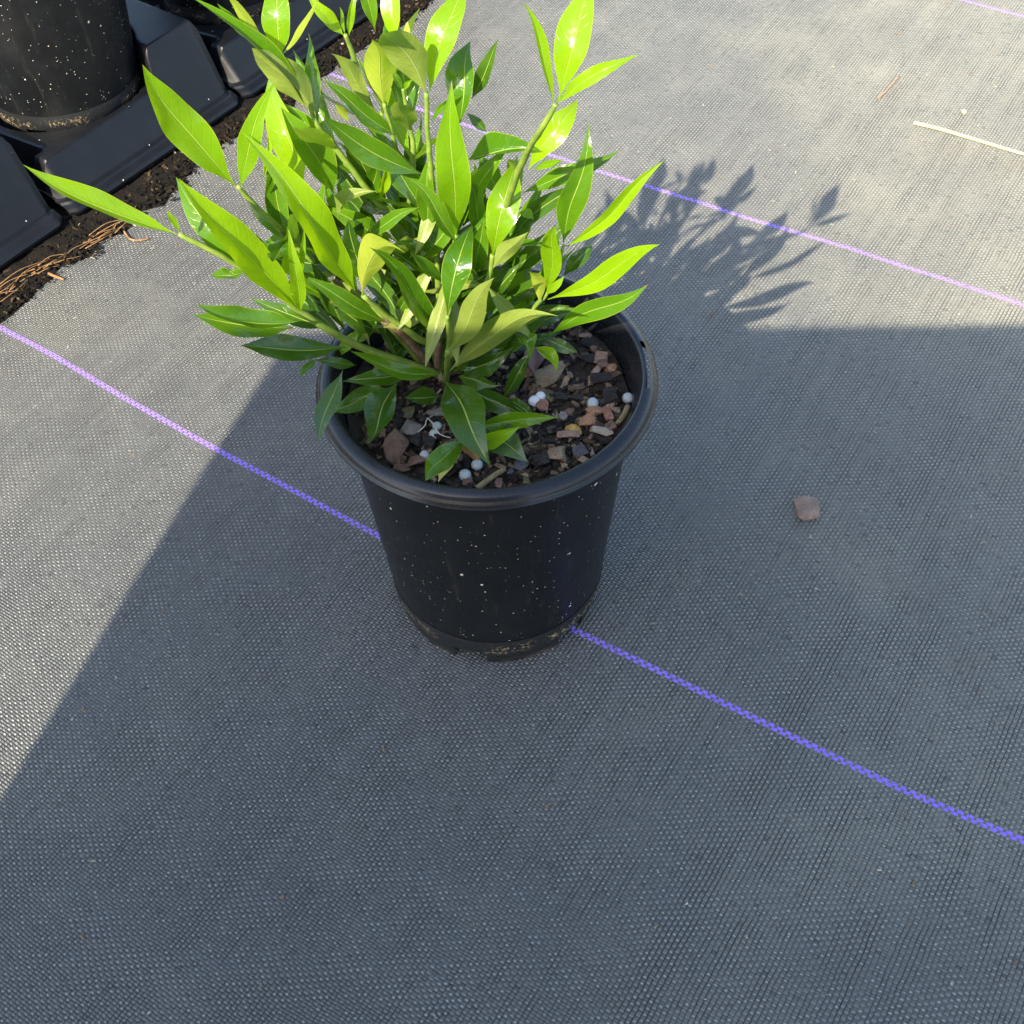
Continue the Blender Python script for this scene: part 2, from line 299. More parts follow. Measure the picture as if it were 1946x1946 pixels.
LEAVES=[
((-2.06,1.00,25.27),(-3.54,1.61,27.53),(-4.64,1.96,29.86),(-0.18,-0.68,0.04),(0.50,0.45,0.19),"m",1),
((-2.54,2.49,23.11),(-4.26,2.99,25.20),(-5.57,3.38,27.40),(0.00,-0.66,0.14),(0.34,0.56,0.12),"m",1),
((-2.93,2.15,29.31),(-3.27,3.77,31.42),(-3.59,4.95,33.61),(-0.63,-0.26,0.07),(0.65,-0.12,0.18),"m",1),
((-3.52,2.25,21.51),(-4.24,0.54,23.45),(-4.89,-0.77,25.51),(0.62,-0.02,0.20),(-0.55,0.35,0.07),"m",-1),
((-3.20,2.80,19.89),(-1.53,3.26,22.06),(-0.30,3.65,24.33),(-0.27,0.51,0.08),(-0.04,-0.57,0.14),"o",1),
((-4.44,3.00,28.94),(-3.29,3.89,31.25),(-2.57,4.57,33.59),(-0.43,0.41,0.03),(0.11,-0.56,0.15),"y",1),
((-1.49,0.65,22.17),(-2.12,2.72,21.29),(-2.73,4.56,19.80),(0.61,0.05,-0.23),(-0.57,-0.27,-0.14),"m",-1),
((-8.29,0.75,24.11),(-7.97,-0.71,26.07),(-8.04,-1.97,27.99),(0.15,0.52,0.35),(-0.50,-0.34,-0.21),"m",-1),
((-2.06,1.91,24.52),(-3.94,1.57,23.19),(-5.51,1.30,21.30),(0.02,0.62,-0.14),(0.26,-0.56,-0.17),"m",-1),
((-2.97,2.20,27.73),(-4.06,3.18,29.80),(-4.80,3.92,31.92),(-0.19,-0.55,0.15),(0.47,0.37,0.06),"y",1),
((-5.32,1.59,19.53),(-4.56,1.46,21.87),(-4.25,1.29,24.12),(-0.23,0.54,0.09),(-0.15,-0.57,-0.00),"o",1),
((-7.56,1.05,22.79),(-7.08,1.44,25.23),(-7.04,1.62,27.55),(-0.41,0.39,-0.00),(0.08,-0.55,0.06),"m",1),
((-2.55,2.47,21.50),(-1.09,1.62,23.48),(0.03,0.98,25.55),(0.14,0.50,0.10),(-0.38,-0.36,0.11),"m",-1),
((-2.22,1.45,21.62),(-3.59,0.88,23.37),(-4.60,0.39,25.18),(0.31,-0.51,0.05),(0.01,0.57,0.18),"m",1),
((-2.28,1.97,19.95),(-1.49,3.62,18.60),(-0.86,4.99,16.72),(0.41,-0.36,-0.16),(-0.54,0.14,-0.11),"o",-1),
((-0.96,1.10,19.74),(-1.36,2.23,22.14),(-1.46,2.98,24.52),(-0.29,-0.40,0.13),(0.48,0.15,-0.01),"o",1),
((-3.06,2.74,18.20),(-4.41,3.58,19.87),(-5.47,4.23,21.63),(-0.17,-0.54,0.11),(0.42,0.37,0.13),"o",1),
((-3.34,2.86,21.58),(-3.27,1.47,23.33),(-3.26,0.43,25.13),(0.51,0.24,0.15),(-0.57,0.07,0.06),"m",-1),
((-1.40,1.36,18.29),(-0.58,2.52,20.05),(0.23,3.31,21.82),(-0.50,-0.06,0.26),(0.50,-0.27,-0.08),"o",1),
((-1.71,0.95,20.63),(-0.12,1.35,18.94),(1.09,1.80,16.79),(-0.12,-0.45,-0.19),(-0.15,0.48,-0.01),"m",-1),
((-3.69,0.00,19.90),(-4.94,0.98,21.99),(-6.23,1.48,24.03),(-0.39,-0.19,-0.17),(0.37,-0.10,0.26),"o",1),
((-2.15,1.28,23.21),(-0.75,2.15,25.21),(0.35,2.73,27.30),(-0.36,0.25,0.13),(0.18,-0.42,0.04),"m",1),
((-0.09,0.59,22.64),(1.53,1.47,24.33),(2.97,2.02,26.12),(-0.36,0.19,0.24),(0.25,-0.41,-0.05),"m",1),
((-1.30,0.35,23.65),(-1.17,2.25,22.78),(-1.13,3.92,21.36),(0.46,-0.17,-0.23),(-0.53,-0.02,-0.07),"m",-1),
((-2.57,2.46,19.89),(-0.96,2.23,21.78),(0.27,2.06,23.75),(-0.06,0.46,0.09),(-0.19,-0.42,0.10),"o",1),
((0.23,-0.40,23.07),(1.39,-0.40,21.47),(2.21,-0.27,19.49),(-0.29,-0.44,-0.17),(-0.02,0.55,0.01),"m",-1),
((-5.68,0.43,18.15),(-5.87,0.62,20.30),(-6.41,0.62,22.18),(-0.38,0.37,-0.09),(0.07,-0.53,0.04),"o",1),
((-1.30,0.35,23.65),(-1.92,-1.16,21.92),(-2.52,-2.27,19.71),(-0.40,0.21,-0.01),(0.42,0.04,-0.15),"m",-1),
((-1.71,0.95,20.63),(-3.83,1.22,19.62),(-5.68,1.56,18.02),(0.10,0.44,-0.05),(0.07,-0.41,-0.20),"m",-1),
((-2.42,1.95,16.84),(-3.75,2.24,18.64),(-4.74,2.39,20.48),(-0.02,-0.50,0.05),(0.28,0.40,0.13),"o",1),
((-3.63,2.97,24.95),(-5.24,3.04,26.67),(-6.50,3.12,28.47),(0.12,-0.45,0.12),(0.13,0.46,0.09),"m",1),
((-5.12,1.40,27.17),(-6.85,2.32,28.68),(-8.44,2.90,30.31),(-0.24,-0.38,-0.07),(0.33,0.17,0.26),"m",1),
((-5.98,1.10,29.07),(-6.79,2.39,30.74),(-7.70,3.31,32.41),(-0.45,-0.15,-0.13),(0.38,-0.13,0.28),"m",1),
((-4.22,1.90,24.98),(-5.20,2.82,26.60),(-6.18,3.37,28.19),(-0.43,-0.28,-0.14),(0.45,-0.04,0.29),"m",1),
((-0.81,1.80,16.37),(1.42,2.37,16.87),(3.59,2.74,17.59),(-0.15,0.31,0.30),(0.10,-0.44,-0.03),"o",1),
((-2.55,1.62,16.84),(-1.03,1.36,18.52),(0.15,1.05,20.26),(-0.12,0.44,0.17),(-0.13,-0.47,0.03),"o",1),
((-2.58,2.44,18.28),(-1.23,2.84,19.91),(-0.21,3.15,21.59),(-0.26,0.42,0.10),(0.00,-0.49,0.10),"o",1),
((-2.97,2.20,27.73),(-1.67,1.35,29.23),(-0.60,0.71,30.81),(0.19,0.45,0.07),(-0.37,-0.29,0.15),"y",-1),
((-2.54,2.49,23.11),(-1.22,2.14,24.72),(-0.22,1.88,26.36),(-0.00,0.50,0.09),(-0.26,-0.42,0.11),"m",1),
((-8.65,0.20,25.29),(-8.47,-1.76,25.86),(-8.33,-3.59,26.60),(0.46,0.10,0.19),(-0.49,0.00,0.13),"m",1),
((-8.65,0.20,25.29),(-8.78,0.49,27.27),(-8.87,0.39,29.08),(-0.47,-0.21,-0.02),(0.50,-0.13,0.03),"m",1),
((-4.44,3.00,28.94),(-5.91,2.27,30.34),(-7.15,1.72,31.84),(0.31,-0.31,0.16),(-0.14,0.44,0.06),"m",1),
((-2.93,2.15,29.31),(-2.84,0.76,30.80),(-2.82,-0.33,32.34),(0.43,0.19,0.14),(-0.49,0.06,0.06),"m",-1),
((-1.83,1.61,16.83),(-2.84,1.69,19.00),(-3.43,1.64,21.12),(0.02,-0.42,0.01),(0.23,0.34,0.08),"o",1),
((-2.93,2.45,24.94),(-4.10,1.20,26.20),(-5.20,0.22,27.55),(0.37,-0.11,0.23),(-0.32,0.31,-0.02),"m",-1),
((-5.98,1.10,29.07),(-6.35,-0.44,30.50),(-6.89,-1.68,31.95),(0.30,0.18,0.27),(-0.43,0.02,-0.11),"y",-1),
((-2.57,2.46,19.89),(-3.89,2.68,21.48),(-4.90,2.85,23.11),(0.06,-0.44,0.09),(0.18,0.41,0.08),"o",1),
((-2.93,2.45,24.94),(-2.73,3.45,26.65),(-2.77,4.20,28.29),(-0.44,0.16,-0.06),(0.24,-0.37,0.18),"m",1),
((-3.49,2.91,23.27),(-3.10,4.31,24.93),(-2.85,5.41,26.65),(-0.42,0.04,0.05),(0.32,-0.25,0.12),"m",1),
((-2.13,1.93,23.00),(-1.30,3.24,21.86),(-0.64,4.33,20.24),(0.28,-0.31,-0.12),(-0.40,0.15,-0.08),"m",-1),
((1.27,1.45,18.75),(3.18,1.39,19.53),(4.93,1.22,20.46),(-0.08,0.34,0.22),(-0.04,-0.41,0.02),"o",1),
((-2.13,1.93,23.00),(-3.14,0.63,21.81),(-3.99,-0.43,20.13),(-0.24,0.28,-0.07),(0.34,-0.13,-0.11),"m",-1),
((-2.55,2.47,21.50),(-3.55,3.09,22.89),(-4.30,3.56,24.28),(-0.11,-0.43,0.09),(0.32,0.31,0.08),"m",1),
((2.73,0.85,21.21),(2.95,1.59,22.97),(3.37,2.03,24.61),(-0.25,-0.29,0.15),(0.40,0.07,-0.10),"m",1),
((-3.34,2.86,21.58),(-3.60,4.11,22.99),(-3.84,5.07,24.42),(-0.38,-0.15,0.05),(0.39,-0.06,0.11),"m",1),
((0.23,-0.40,23.07),(-1.47,0.28,22.52),(-2.99,0.95,21.42),(0.17,0.34,-0.06),(-0.06,-0.34,-0.17),"m",-1),
((-1.49,0.65,22.17),(-1.32,-0.54,20.72),(-1.24,-1.40,18.86),(-0.37,0.02,-0.04),(0.31,0.18,-0.09),"m",-1),
((-3.96,3.00,26.87),(-5.01,2.01,28.15),(-5.94,1.25,29.49),(0.32,-0.13,0.15),(-0.24,0.29,0.02),"m",-1),
((-6.76,-0.10,19.45),(-7.94,0.46,20.52),(-9.09,0.74,21.55),(-0.26,-0.28,-0.17),(0.29,0.04,0.30),"o",1),
((-1.66,1.75,26.68),(-1.65,3.12,25.87),(-1.74,4.29,24.61),(0.33,-0.16,-0.20),(-0.41,-0.01,0.00),"m",1),
((-0.66,0.43,19.94),(0.11,0.57,18.48),(0.57,0.81,16.72),(-0.21,-0.31,-0.11),(-0.03,0.39,0.03),"o",-1),
((-3.49,2.91,23.27),(-3.96,1.90,24.63),(-4.37,1.16,25.98),(0.38,-0.02,0.11),(-0.33,0.23,0.04),"m",-1),
((0.35,0.33,24.10),(1.61,-0.37,25.03),(2.70,-0.98,26.04),(0.11,0.37,0.11),(-0.25,-0.30,0.10),"m",1),
((-6.52,0.95,30.35),(-6.62,2.01,31.89),(-6.86,2.77,33.40),(-0.37,-0.00,-0.04),(0.27,-0.20,0.15),"m",1),
((-3.63,2.97,24.95),(-2.58,2.99,26.33),(-1.80,3.01,27.70),(-0.09,0.36,0.06),(-0.11,-0.35,0.08),"m",1),
((-3.42,2.35,26.56),(-4.49,1.45,27.81),(-5.38,0.73,29.12),(0.27,-0.18,0.09),(-0.15,0.29,0.07),"m",1),
((-3.20,2.80,19.89),(-4.33,2.60,21.16),(-5.22,2.47,22.44),(0.17,-0.31,0.09),(0.01,0.36,0.06),"o",1),
((-2.28,1.62,20.03),(-3.27,2.05,21.52),(-4.00,2.34,22.99),(-0.08,-0.33,0.04),(0.24,0.23,0.08),"m",1),
((-5.32,1.59,19.53),(-6.70,1.47,20.23),(-7.93,1.34,20.99),(0.08,-0.37,0.08),(0.05,0.36,0.15),"o",1),
((-3.85,1.94,16.54),(-4.97,2.58,17.45),(-6.02,3.01,18.36),(-0.21,-0.32,-0.06),(0.27,0.15,0.23),"o",1),
((-6.44,1.35,21.20),(-6.85,2.18,22.50),(-7.43,2.77,23.66),(-0.34,0.05,-0.17),(0.19,-0.25,0.22),"m",1),
((-8.29,0.75,24.11),(-9.40,1.32,25.01),(-10.45,1.67,25.89),(-0.21,-0.30,-0.10),(0.26,0.11,0.26),"m",1),
((2.07,1.15,20.08),(1.93,1.59,21.68),(2.03,1.86,23.12),(-0.10,-0.33,0.08),(0.29,0.20,-0.04),"m",1),
((-4.46,0.90,17.05),(-5.07,1.55,18.43),(-5.86,1.95,19.61),(-0.29,0.06,-0.18),(0.16,-0.25,0.19),"o",1),
((-3.42,2.35,26.56),(-2.77,2.96,27.99),(-2.34,3.39,29.37),(-0.29,0.18,0.04),(0.13,-0.31,0.06),"m",1),
((-1.66,1.75,26.68),(-2.28,0.68,25.80),(-2.89,-0.17,24.50),(-0.29,0.17,0.01),(0.30,-0.01,-0.16),"m",-1),
((-2.15,1.28,23.21),(-2.91,0.57,24.39),(-3.48,-0.02,25.56),(0.26,-0.21,0.03),(-0.11,0.30,0.10),"m",1),
((-3.52,2.25,21.51),(-3.31,3.18,22.75),(-3.21,3.87,23.96),(-0.33,0.02,0.03),(0.26,-0.19,0.09),"m",1),
((-0.09,0.59,22.64),(-0.53,-0.22,23.85),(-0.75,-0.91,24.99),(0.27,-0.19,-0.05),(-0.10,0.28,0.15),"m",1),
((-3.33,2.28,19.88),(-4.46,2.18,21.00),(-5.38,2.09,22.12),(0.10,-0.29,0.07),(0.05,0.30,0.07),"o",1),
((0.30,1.67,17.52),(0.48,2.29,18.99),(0.91,2.74,20.28),(-0.06,-0.27,0.12),(0.23,0.16,-0.11),"o",1),
((-2.95,2.35,16.62),(-3.33,3.27,17.79),(-3.66,3.97,18.93),(-0.27,-0.16,0.03),(0.30,-0.01,0.10),"o",1),
((-2.59,2.42,16.67),(-1.75,3.00,17.88),(-1.11,3.44,19.06),(-0.20,0.17,0.05),(0.08,-0.25,0.06),"o",1),
((-3.70,2.22,23.13),(-4.33,1.38,24.23),(-4.86,0.74,25.31),(0.24,-0.07,0.08),(-0.18,0.19,0.03),"m",-1),
((-8.24,-1.50,22.35),(-9.76,-3.19,27.25),(-11.19,-3.50,30.80),(0.07,-0.92,-0.20),(0.81,0.33,0.36),"y",1),
((-5.66,-1.00,23.13),(-6.59,-2.83,28.43),(-7.70,-3.20,32.03),(-0.15,-0.85,-0.24),(0.84,0.21,0.24),"y",1),
((-9.98,-1.00,28.71),(-11.40,-1.77,31.94),(-12.49,-1.50,34.64),(-0.27,-0.79,-0.18),(0.74,0.26,0.33),"y",1),
((-1.81,1.20,16.10),(0.65,0.30,19.25),(3.11,0.40,20.73),(-0.63,-0.14,0.64),(0.31,-0.73,-0.45),"o",1),
((-7.80,1.50,26.84),(-7.98,1.08,30.10),(-9.50,4.50,30.69),(-0.72,-0.19,-0.17),(0.61,0.03,0.25),"y",1),
((-0.99,-0.20,25.61),(-0.73,-1.73,30.02),(-0.62,-2.00,33.11),(-0.69,-0.23,-0.02),(0.70,-0.19,-0.08),"y",1),
((-1.97,-0.90,17.48),(-0.66,-3.84,18.42),(0.19,-6.00,18.47),(0.78,0.43,0.53),(-0.96,-0.37,0.16),"o",1),
((-1.78,-0.50,17.67),(0.56,-1.12,21.55),(3.67,-3.00,23.72),(-0.21,0.65,0.46),(0.62,0.36,-0.41),"m",-1),
((0.63,-0.80,25.03),(1.18,-2.15,28.74),(1.65,1.84,28.36),(-0.66,0.11,0.11),(0.72,-0.27,-0.00),"y",1),
((-9.96,-2.20,25.42),(-11.17,-2.70,27.79),(-12.71,0.19,28.26),(-0.48,-0.27,-0.24),(0.60,0.18,0.43),"m",1),
((-8.68,-1.50,21.30),(-10.72,-2.59,22.25),(-12.72,-3.00,23.26),(0.24,-0.74,-0.07),(0.12,0.46,0.61),"m",1),
((-6.54,1.80,26.20),(-6.89,1.10,29.08),(-7.92,1.20,30.93),(-0.29,-0.76,-0.18),(0.78,0.17,0.25),"m",1),
((-6.57,-0.50,19.22),(-8.85,-1.87,20.11),(-11.18,-2.50,20.83),(0.27,-0.65,-0.04),(0.01,0.42,0.56),"o",1),
((-1.69,0.30,32.27),(-1.04,0.41,34.72),(-0.41,2.58,35.88),(-0.64,0.14,0.14),(0.54,-0.24,-0.04),"y",1),
((2.98,0.80,21.21),(5.78,-1.22,24.24),(7.97,-2.00,26.87),(-0.39,0.07,0.38),(0.12,-0.43,-0.32),"y",1),
((-2.44,1.20,27.81),(-4.56,-0.17,29.77),(-6.22,-0.60,31.80),(-0.07,-0.50,-0.29),(0.30,0.28,0.41),"m",1),
((3.57,-5.10,35.31),(3.98,-5.31,37.77),(4.78,-2.87,38.56),(-0.67,0.14,0.15),(0.53,-0.24,-0.03),"y",1),
((-12.23,-3.00,27.74),(-14.95,-3.87,29.50),(-17.29,-3.80,31.49),(0.21,-0.44,0.19),(0.32,0.38,0.51),"y",1),
((-1.42,-2.00,22.63),(-0.85,-3.22,26.35),(-0.36,0.51,25.79),(-0.61,0.09,0.13),(0.61,-0.22,-0.03),"m",1),
((3.68,1.00,24.32),(4.12,-0.08,27.68),(4.52,-0.20,30.10),(-0.63,-0.14,0.06),(0.59,-0.23,-0.13),"m",1),
((2.98,1.40,18.36),(5.19,-0.35,21.77),(7.38,-1.00,23.62),(-0.34,0.17,0.36),(0.13,-0.41,-0.30),"m",1),
((-2.25,0.80,18.64),(-2.87,-1.81,23.94),(-4.16,-3.00,27.03),(-0.18,-0.46,-0.25),(0.50,0.16,0.19),"m",1),
((-1.81,0.60,16.54),(-0.29,0.07,18.90),(1.50,0.20,19.59),(-0.55,-0.14,0.58),(0.28,-0.64,-0.39),"o",1),
((-1.75,-0.20,32.51),(-2.22,-0.43,34.54),(-3.19,-1.40,36.43),(-0.72,0.18,-0.21),(0.51,0.48,0.33),"m",-1),
((-4.09,-2.20,18.52),(-4.78,-4.26,18.63),(-5.01,-5.80,17.94),(0.73,-0.23,0.27),(-0.70,0.12,0.39),"o",1),
((-0.73,1.50,29.87),(-0.33,0.85,32.31),(-0.27,3.42,32.77),(-0.85,0.10,0.07),(0.41,-0.18,0.05),"m",1),
((-6.53,0.80,30.94),(-7.21,0.63,32.79),(-8.31,-0.20,34.33),(-0.71,0.18,-0.32),(0.39,0.58,0.38),"m",-1),
((-1.18,4.37,17.87),(1.08,3.96,18.53),(2.99,4.23,19.71),(-0.18,0.29,0.43),(0.08,-0.50,-0.22),"m",1),
((-1.71,-1.00,19.36),(-0.40,-1.92,22.29),(0.71,-4.00,26.14),(-0.40,0.40,0.32),(0.60,-0.07,-0.24),"m",-1),
((-5.25,-1.50,23.22),(-4.87,-1.98,26.62),(-2.31,-3.40,28.21),(-0.45,0.47,0.44),(0.65,0.36,-0.25),"y",-1),
((2.19,0.20,28.75),(3.14,-0.59,31.07),(4.22,1.54,31.26),(-0.44,0.20,0.25),(0.48,-0.36,-0.20),"y",1),
((-7.68,1.10,33.22),(-7.52,1.36,35.04),(-7.73,2.98,36.08),(-0.59,-0.05,0.02),(0.54,-0.07,0.06),"y",1),
((-3.85,1.80,30.74),(-3.74,1.64,32.55),(-3.78,0.80,34.58),(-0.69,0.24,0.08),(0.67,0.30,0.07),"y",-1),
((-8.17,-2.20,22.34),(-10.33,-3.55,22.79),(-11.69,-4.20,25.21),(0.36,-0.42,0.16),(0.22,0.45,0.59),"m",1),
((-2.46,3.48,21.41),(-3.96,3.41,22.71),(-4.99,3.92,24.13),(-0.29,-0.43,-0.20),(0.41,0.11,0.36),"m",1),
((-8.34,3.27,16.96),(-10.19,2.99,18.03),(-11.99,3.32,18.96),(-0.11,-0.41,-0.20),(0.19,0.25,0.34),"o",1),
((-8.72,1.00,24.73),(-9.06,0.45,27.12),(-8.73,0.60,29.12),(-0.29,-0.60,-0.06),(0.67,-0.00,0.00),"m",1),
((-3.23,2.82,17.87),(-4.46,2.31,20.01),(-5.93,2.46,21.28),(-0.21,-0.40,-0.21),(0.36,0.16,0.31),"m",1),
((-2.03,3.30,16.68),(0.30,2.93,17.60),(2.35,3.27,18.61),(-0.15,0.24,0.35),(0.04,-0.43,-0.10),"o",1),
((-2.38,2.68,17.35),(-0.47,2.59,18.10),(1.05,3.08,19.20),(-0.25,0.27,0.40),(0.12,-0.52,-0.11),"m",1),
((-1.17,3.52,17.16),(0.84,3.70,17.76),(2.79,4.49,17.83),(-0.13,0.28,0.39),(0.13,-0.47,-0.06),"o",1),
((-4.68,1.53,20.84),(-5.75,0.80,23.45),(-7.44,0.79,24.66),(-0.21,-0.41,-0.23),(0.42,-0.03,0.30),"m",1),
((-5.15,3.17,17.43),(-3.73,3.37,19.28),(-2.44,4.22,20.50),(-0.41,0.14,0.31),(0.23,-0.48,-0.04),"o",1),
((-2.20,0.00,17.05),(-4.54,-1.29,18.06),(-6.45,-1.80,20.06),(0.12,-0.41,-0.08),(0.13,0.26,0.33),"m",1),
((-4.15,1.99,23.09),(-5.33,1.37,25.04),(-6.96,1.38,25.86),(-0.15,-0.43,-0.25),(0.32,0.19,0.37),"m",1),
((-4.47,-0.20,20.49),(-5.96,-1.72,22.89),(-7.19,-2.40,25.00),(-0.08,-0.38,-0.24),(0.28,0.23,0.28),"m",1),
((-2.33,2.57,18.70),(-0.27,2.21,20.68),(0.74,2.64,22.90),(-0.35,0.11,0.26),(0.17,-0.40,-0.12),"o",1),
((3.80,0.60,24.45),(6.03,-0.74,27.34),(7.63,-1.00,29.83),(-0.33,-0.08,0.21),(0.18,-0.28,-0.21),"y",1),
((-6.78,1.00,30.85),(-7.95,0.11,34.31),(-9.95,0.30,36.35),(0.17,-0.42,0.04),(0.38,0.16,0.24),"m",1),
((-9.69,-1.20,28.76),(-8.75,-2.04,31.71),(-7.49,-2.00,33.63),(-0.42,-0.04,0.18),(0.38,-0.17,-0.20),"y",1),
((1.86,1.50,26.67),(3.91,0.88,27.94),(5.61,1.00,29.23),(-0.19,0.20,0.32),(0.10,-0.35,-0.22),"m",1),
((0.97,2.50,21.17),(1.69,1.85,24.24),(2.36,2.07,26.43),(-0.46,-0.02,0.12),(0.28,-0.37,-0.10),"m",1),
((-7.08,1.67,22.97),(-8.13,0.84,25.34),(-9.41,0.75,26.92),(-0.23,-0.39,-0.22),(0.43,-0.05,0.24),"o",1),
((0.08,-2.80,16.22),(1.06,-4.33,16.89),(1.96,-5.40,17.11),(0.38,0.47,0.56),(-0.64,-0.50,-0.11),"b",1),
((-3.62,2.37,18.49),(-5.00,2.44,19.34),(-5.55,2.97,20.76),(-0.35,-0.44,-0.18),(0.45,0.14,0.35),"o",1),
((-7.53,1.77,20.44),(-8.48,1.25,22.52),(-9.59,1.34,23.98),(-0.26,-0.39,-0.20),(0.45,-0.01,0.26),"m",1),
((-6.85,0.74,18.96),(-7.18,0.35,21.71),(-7.87,0.66,23.58),(-0.37,-0.28,-0.09),(0.45,-0.12,0.10),"o",1),
((-4.58,-1.60,17.57),(-5.82,-3.05,18.24),(-7.14,-4.00,18.43),(0.31,-0.41,-0.24),(-0.04,0.23,0.52),"o",1),
((1.01,1.43,22.04),(2.54,0.91,23.74),(3.49,1.04,25.43),(-0.37,0.14,0.29),(0.25,-0.36,-0.22),"o",1),
((-3.59,1.79,19.21),(-1.64,1.11,21.47),(-0.09,1.25,23.24),(-0.30,0.15,0.28),(0.08,-0.41,-0.13),"o",1),
((-0.81,-4.00,16.74),(-1.80,-5.95,17.48),(-2.49,-7.40,17.23),(0.48,-0.26,-0.13),(-0.36,0.23,0.37),"m",1),
((-6.14,2.51,21.58),(-7.20,1.78,23.65),(-7.40,1.74,25.79),(-0.36,-0.35,-0.17),(0.50,-0.14,0.12),"o",1),
((-8.08,2.48,17.53),(-8.68,2.25,19.94),(-10.51,2.57,20.37),(-0.23,-0.40,-0.18),(0.37,0.03,0.32),"m",1),
((-4.90,4.27,18.61),(-3.57,4.47,18.80),(-2.34,5.07,18.97),(-0.18,0.35,0.49),(0.20,-0.58,-0.12),"m",1),
((-0.43,0.80,28.76),(1.10,-0.10,30.02),(2.61,-0.40,30.26),(-0.14,0.37,0.57),(-0.28,-0.63,0.06),"m",1),
((-7.12,2.93,22.98),(-7.94,2.84,24.45),(-8.47,3.25,25.79),(-0.38,-0.36,-0.14),(0.48,0.07,0.22),"o",1),
((-1.48,4.05,21.34),(-1.69,4.21,23.28),(-1.99,4.93,24.72),(-0.51,-0.23,-0.02),(0.44,-0.32,0.15),"o",1),
((2.95,0.60,21.85),(3.25,-0.30,24.73),(3.52,-0.40,26.80),(-0.51,-0.08,0.04),(0.39,-0.31,-0.11),"y",1),
((-0.46,-2.60,16.02),(1.55,-3.62,17.79),(3.46,-4.00,18.15),(-0.18,0.11,0.41),(-0.02,-0.40,-0.23),"m",1),
((-6.70,2.75,23.20),(-7.56,2.79,24.78),(-9.13,3.32,25.19),(-0.26,-0.45,-0.19),(0.35,-0.02,0.43),"o",1),
((-4.72,2.20,25.79),(-5.05,1.66,28.15),(-5.76,1.80,29.78),(-0.30,-0.33,-0.11),(0.44,0.07,0.12),"o",1),
((-1.64,1.94,19.97),(0.15,1.64,21.06),(1.17,1.93,22.71),(-0.32,0.18,0.33),(0.15,-0.44,-0.15),"m",1),
((-1.01,-0.40,16.58),(0.44,-1.75,16.92),(1.82,-2.60,16.77),(0.10,0.17,0.52),(-0.32,-0.42,-0.18),"o",1),
((-3.76,0.80,16.35),(-5.31,-0.15,16.73),(-6.90,-0.60,17.18),(0.12,-0.40,-0.21),(-0.03,0.28,0.37),"m",1),
((1.03,2.18,19.02),(2.55,1.23,21.45),(3.51,1.09,23.54),(-0.39,0.11,0.24),(0.12,-0.42,-0.17),"m",1),
((-3.88,2.65,17.62),(-5.19,2.33,18.19),(-6.58,2.42,18.33),(-0.02,-0.51,-0.25),(0.10,0.27,0.48),"o",1),
((1.06,1.67,23.86),(2.46,0.73,26.40),(4.06,0.60,27.75),(-0.31,0.14,0.28),(0.06,-0.40,-0.16),"o",1),
((-6.69,1.04,22.72),(-8.36,0.61,23.46),(-10.19,0.74,23.65),(-0.02,-0.40,-0.19),(0.10,0.13,0.41),"o",1),
((-6.29,-3.20,20.28),(-6.67,-5.37,20.34),(-6.95,-7.00,19.83),(0.47,-0.09,0.10),(-0.43,0.05,0.23),"b",1),
((-7.00,2.03,24.33),(-8.65,1.64,23.93),(-10.51,1.82,23.27),(0.09,-0.43,-0.22),(-0.15,0.05,0.47),"m",1),
((-3.40,4.48,17.52),(-1.71,3.93,18.37),(-0.49,3.93,19.76),(-0.27,0.26,0.41),(-0.02,-0.55,-0.11),"o",1),
((-7.02,3.27,18.30),(-8.16,2.80,20.87),(-10.30,3.01,21.39),(-0.12,-0.29,-0.15),(0.22,0.12,0.24),"m",1),
((-3.46,2.88,19.71),(-1.99,3.17,21.09),(-0.21,4.01,20.68),(-0.17,0.22,0.32),(0.17,-0.37,-0.13),"o",1),
((-6.83,3.21,19.31),(-8.11,2.57,21.67),(-9.54,2.67,23.29),(-0.17,-0.30,-0.16),(0.31,0.00,0.21),"o",1),
((-3.49,2.00,29.17),(-4.83,1.04,30.92),(-5.93,0.80,32.49),(0.02,-0.43,-0.14),(0.30,0.18,0.28),"m",1),
((0.37,3.47,21.20),(-0.05,2.39,24.60),(0.05,2.28,27.15),(-0.36,-0.15,-0.05),(0.34,-0.20,-0.02),"o",1),
((-1.27,0.66,23.26),(0.52,0.42,24.27),(2.14,0.77,24.99),(-0.18,0.23,0.34),(0.05,-0.44,-0.06),"m",1),
((-0.60,1.74,20.00),(-0.88,0.77,22.94),(-1.94,0.55,24.56),(-0.33,-0.30,-0.18),(0.46,-0.05,0.12),"o",1),
((-2.60,2.54,19.43),(-4.11,2.48,19.84),(-5.48,2.90,20.43),(-0.14,-0.48,-0.22),(0.18,0.03,0.51),"o",1),
((-3.22,3.34,19.41),(-2.86,2.83,22.15),(-1.92,3.04,23.91),(-0.47,-0.04,0.13),(0.26,-0.40,-0.10),"o",1),
((-5.09,1.58,23.34),(-5.02,1.57,25.20),(-6.18,2.00,25.94),(-0.41,-0.34,-0.12),(0.50,-0.01,0.21),"o",1),
((-6.56,2.90,19.27),(-8.22,2.79,19.36),(-9.63,3.15,20.10),(-0.09,-0.42,-0.19),(0.13,0.13,0.44),"m",1),
((-5.90,4.32,17.50),(-3.98,4.07,17.72),(-2.37,4.37,18.79),(-0.14,0.26,0.37),(-0.01,-0.47,0.05),"o",1),
((-2.84,3.67,18.48),(-2.16,3.39,20.73),(-1.34,3.74,22.23),(-0.49,0.01,0.20),(0.19,-0.49,-0.07),"o",1),
((-2.12,1.18,20.30),(-0.74,0.29,22.56),(0.71,0.10,23.73),(-0.32,0.17,0.31),(0.04,-0.44,-0.18),"o",1),
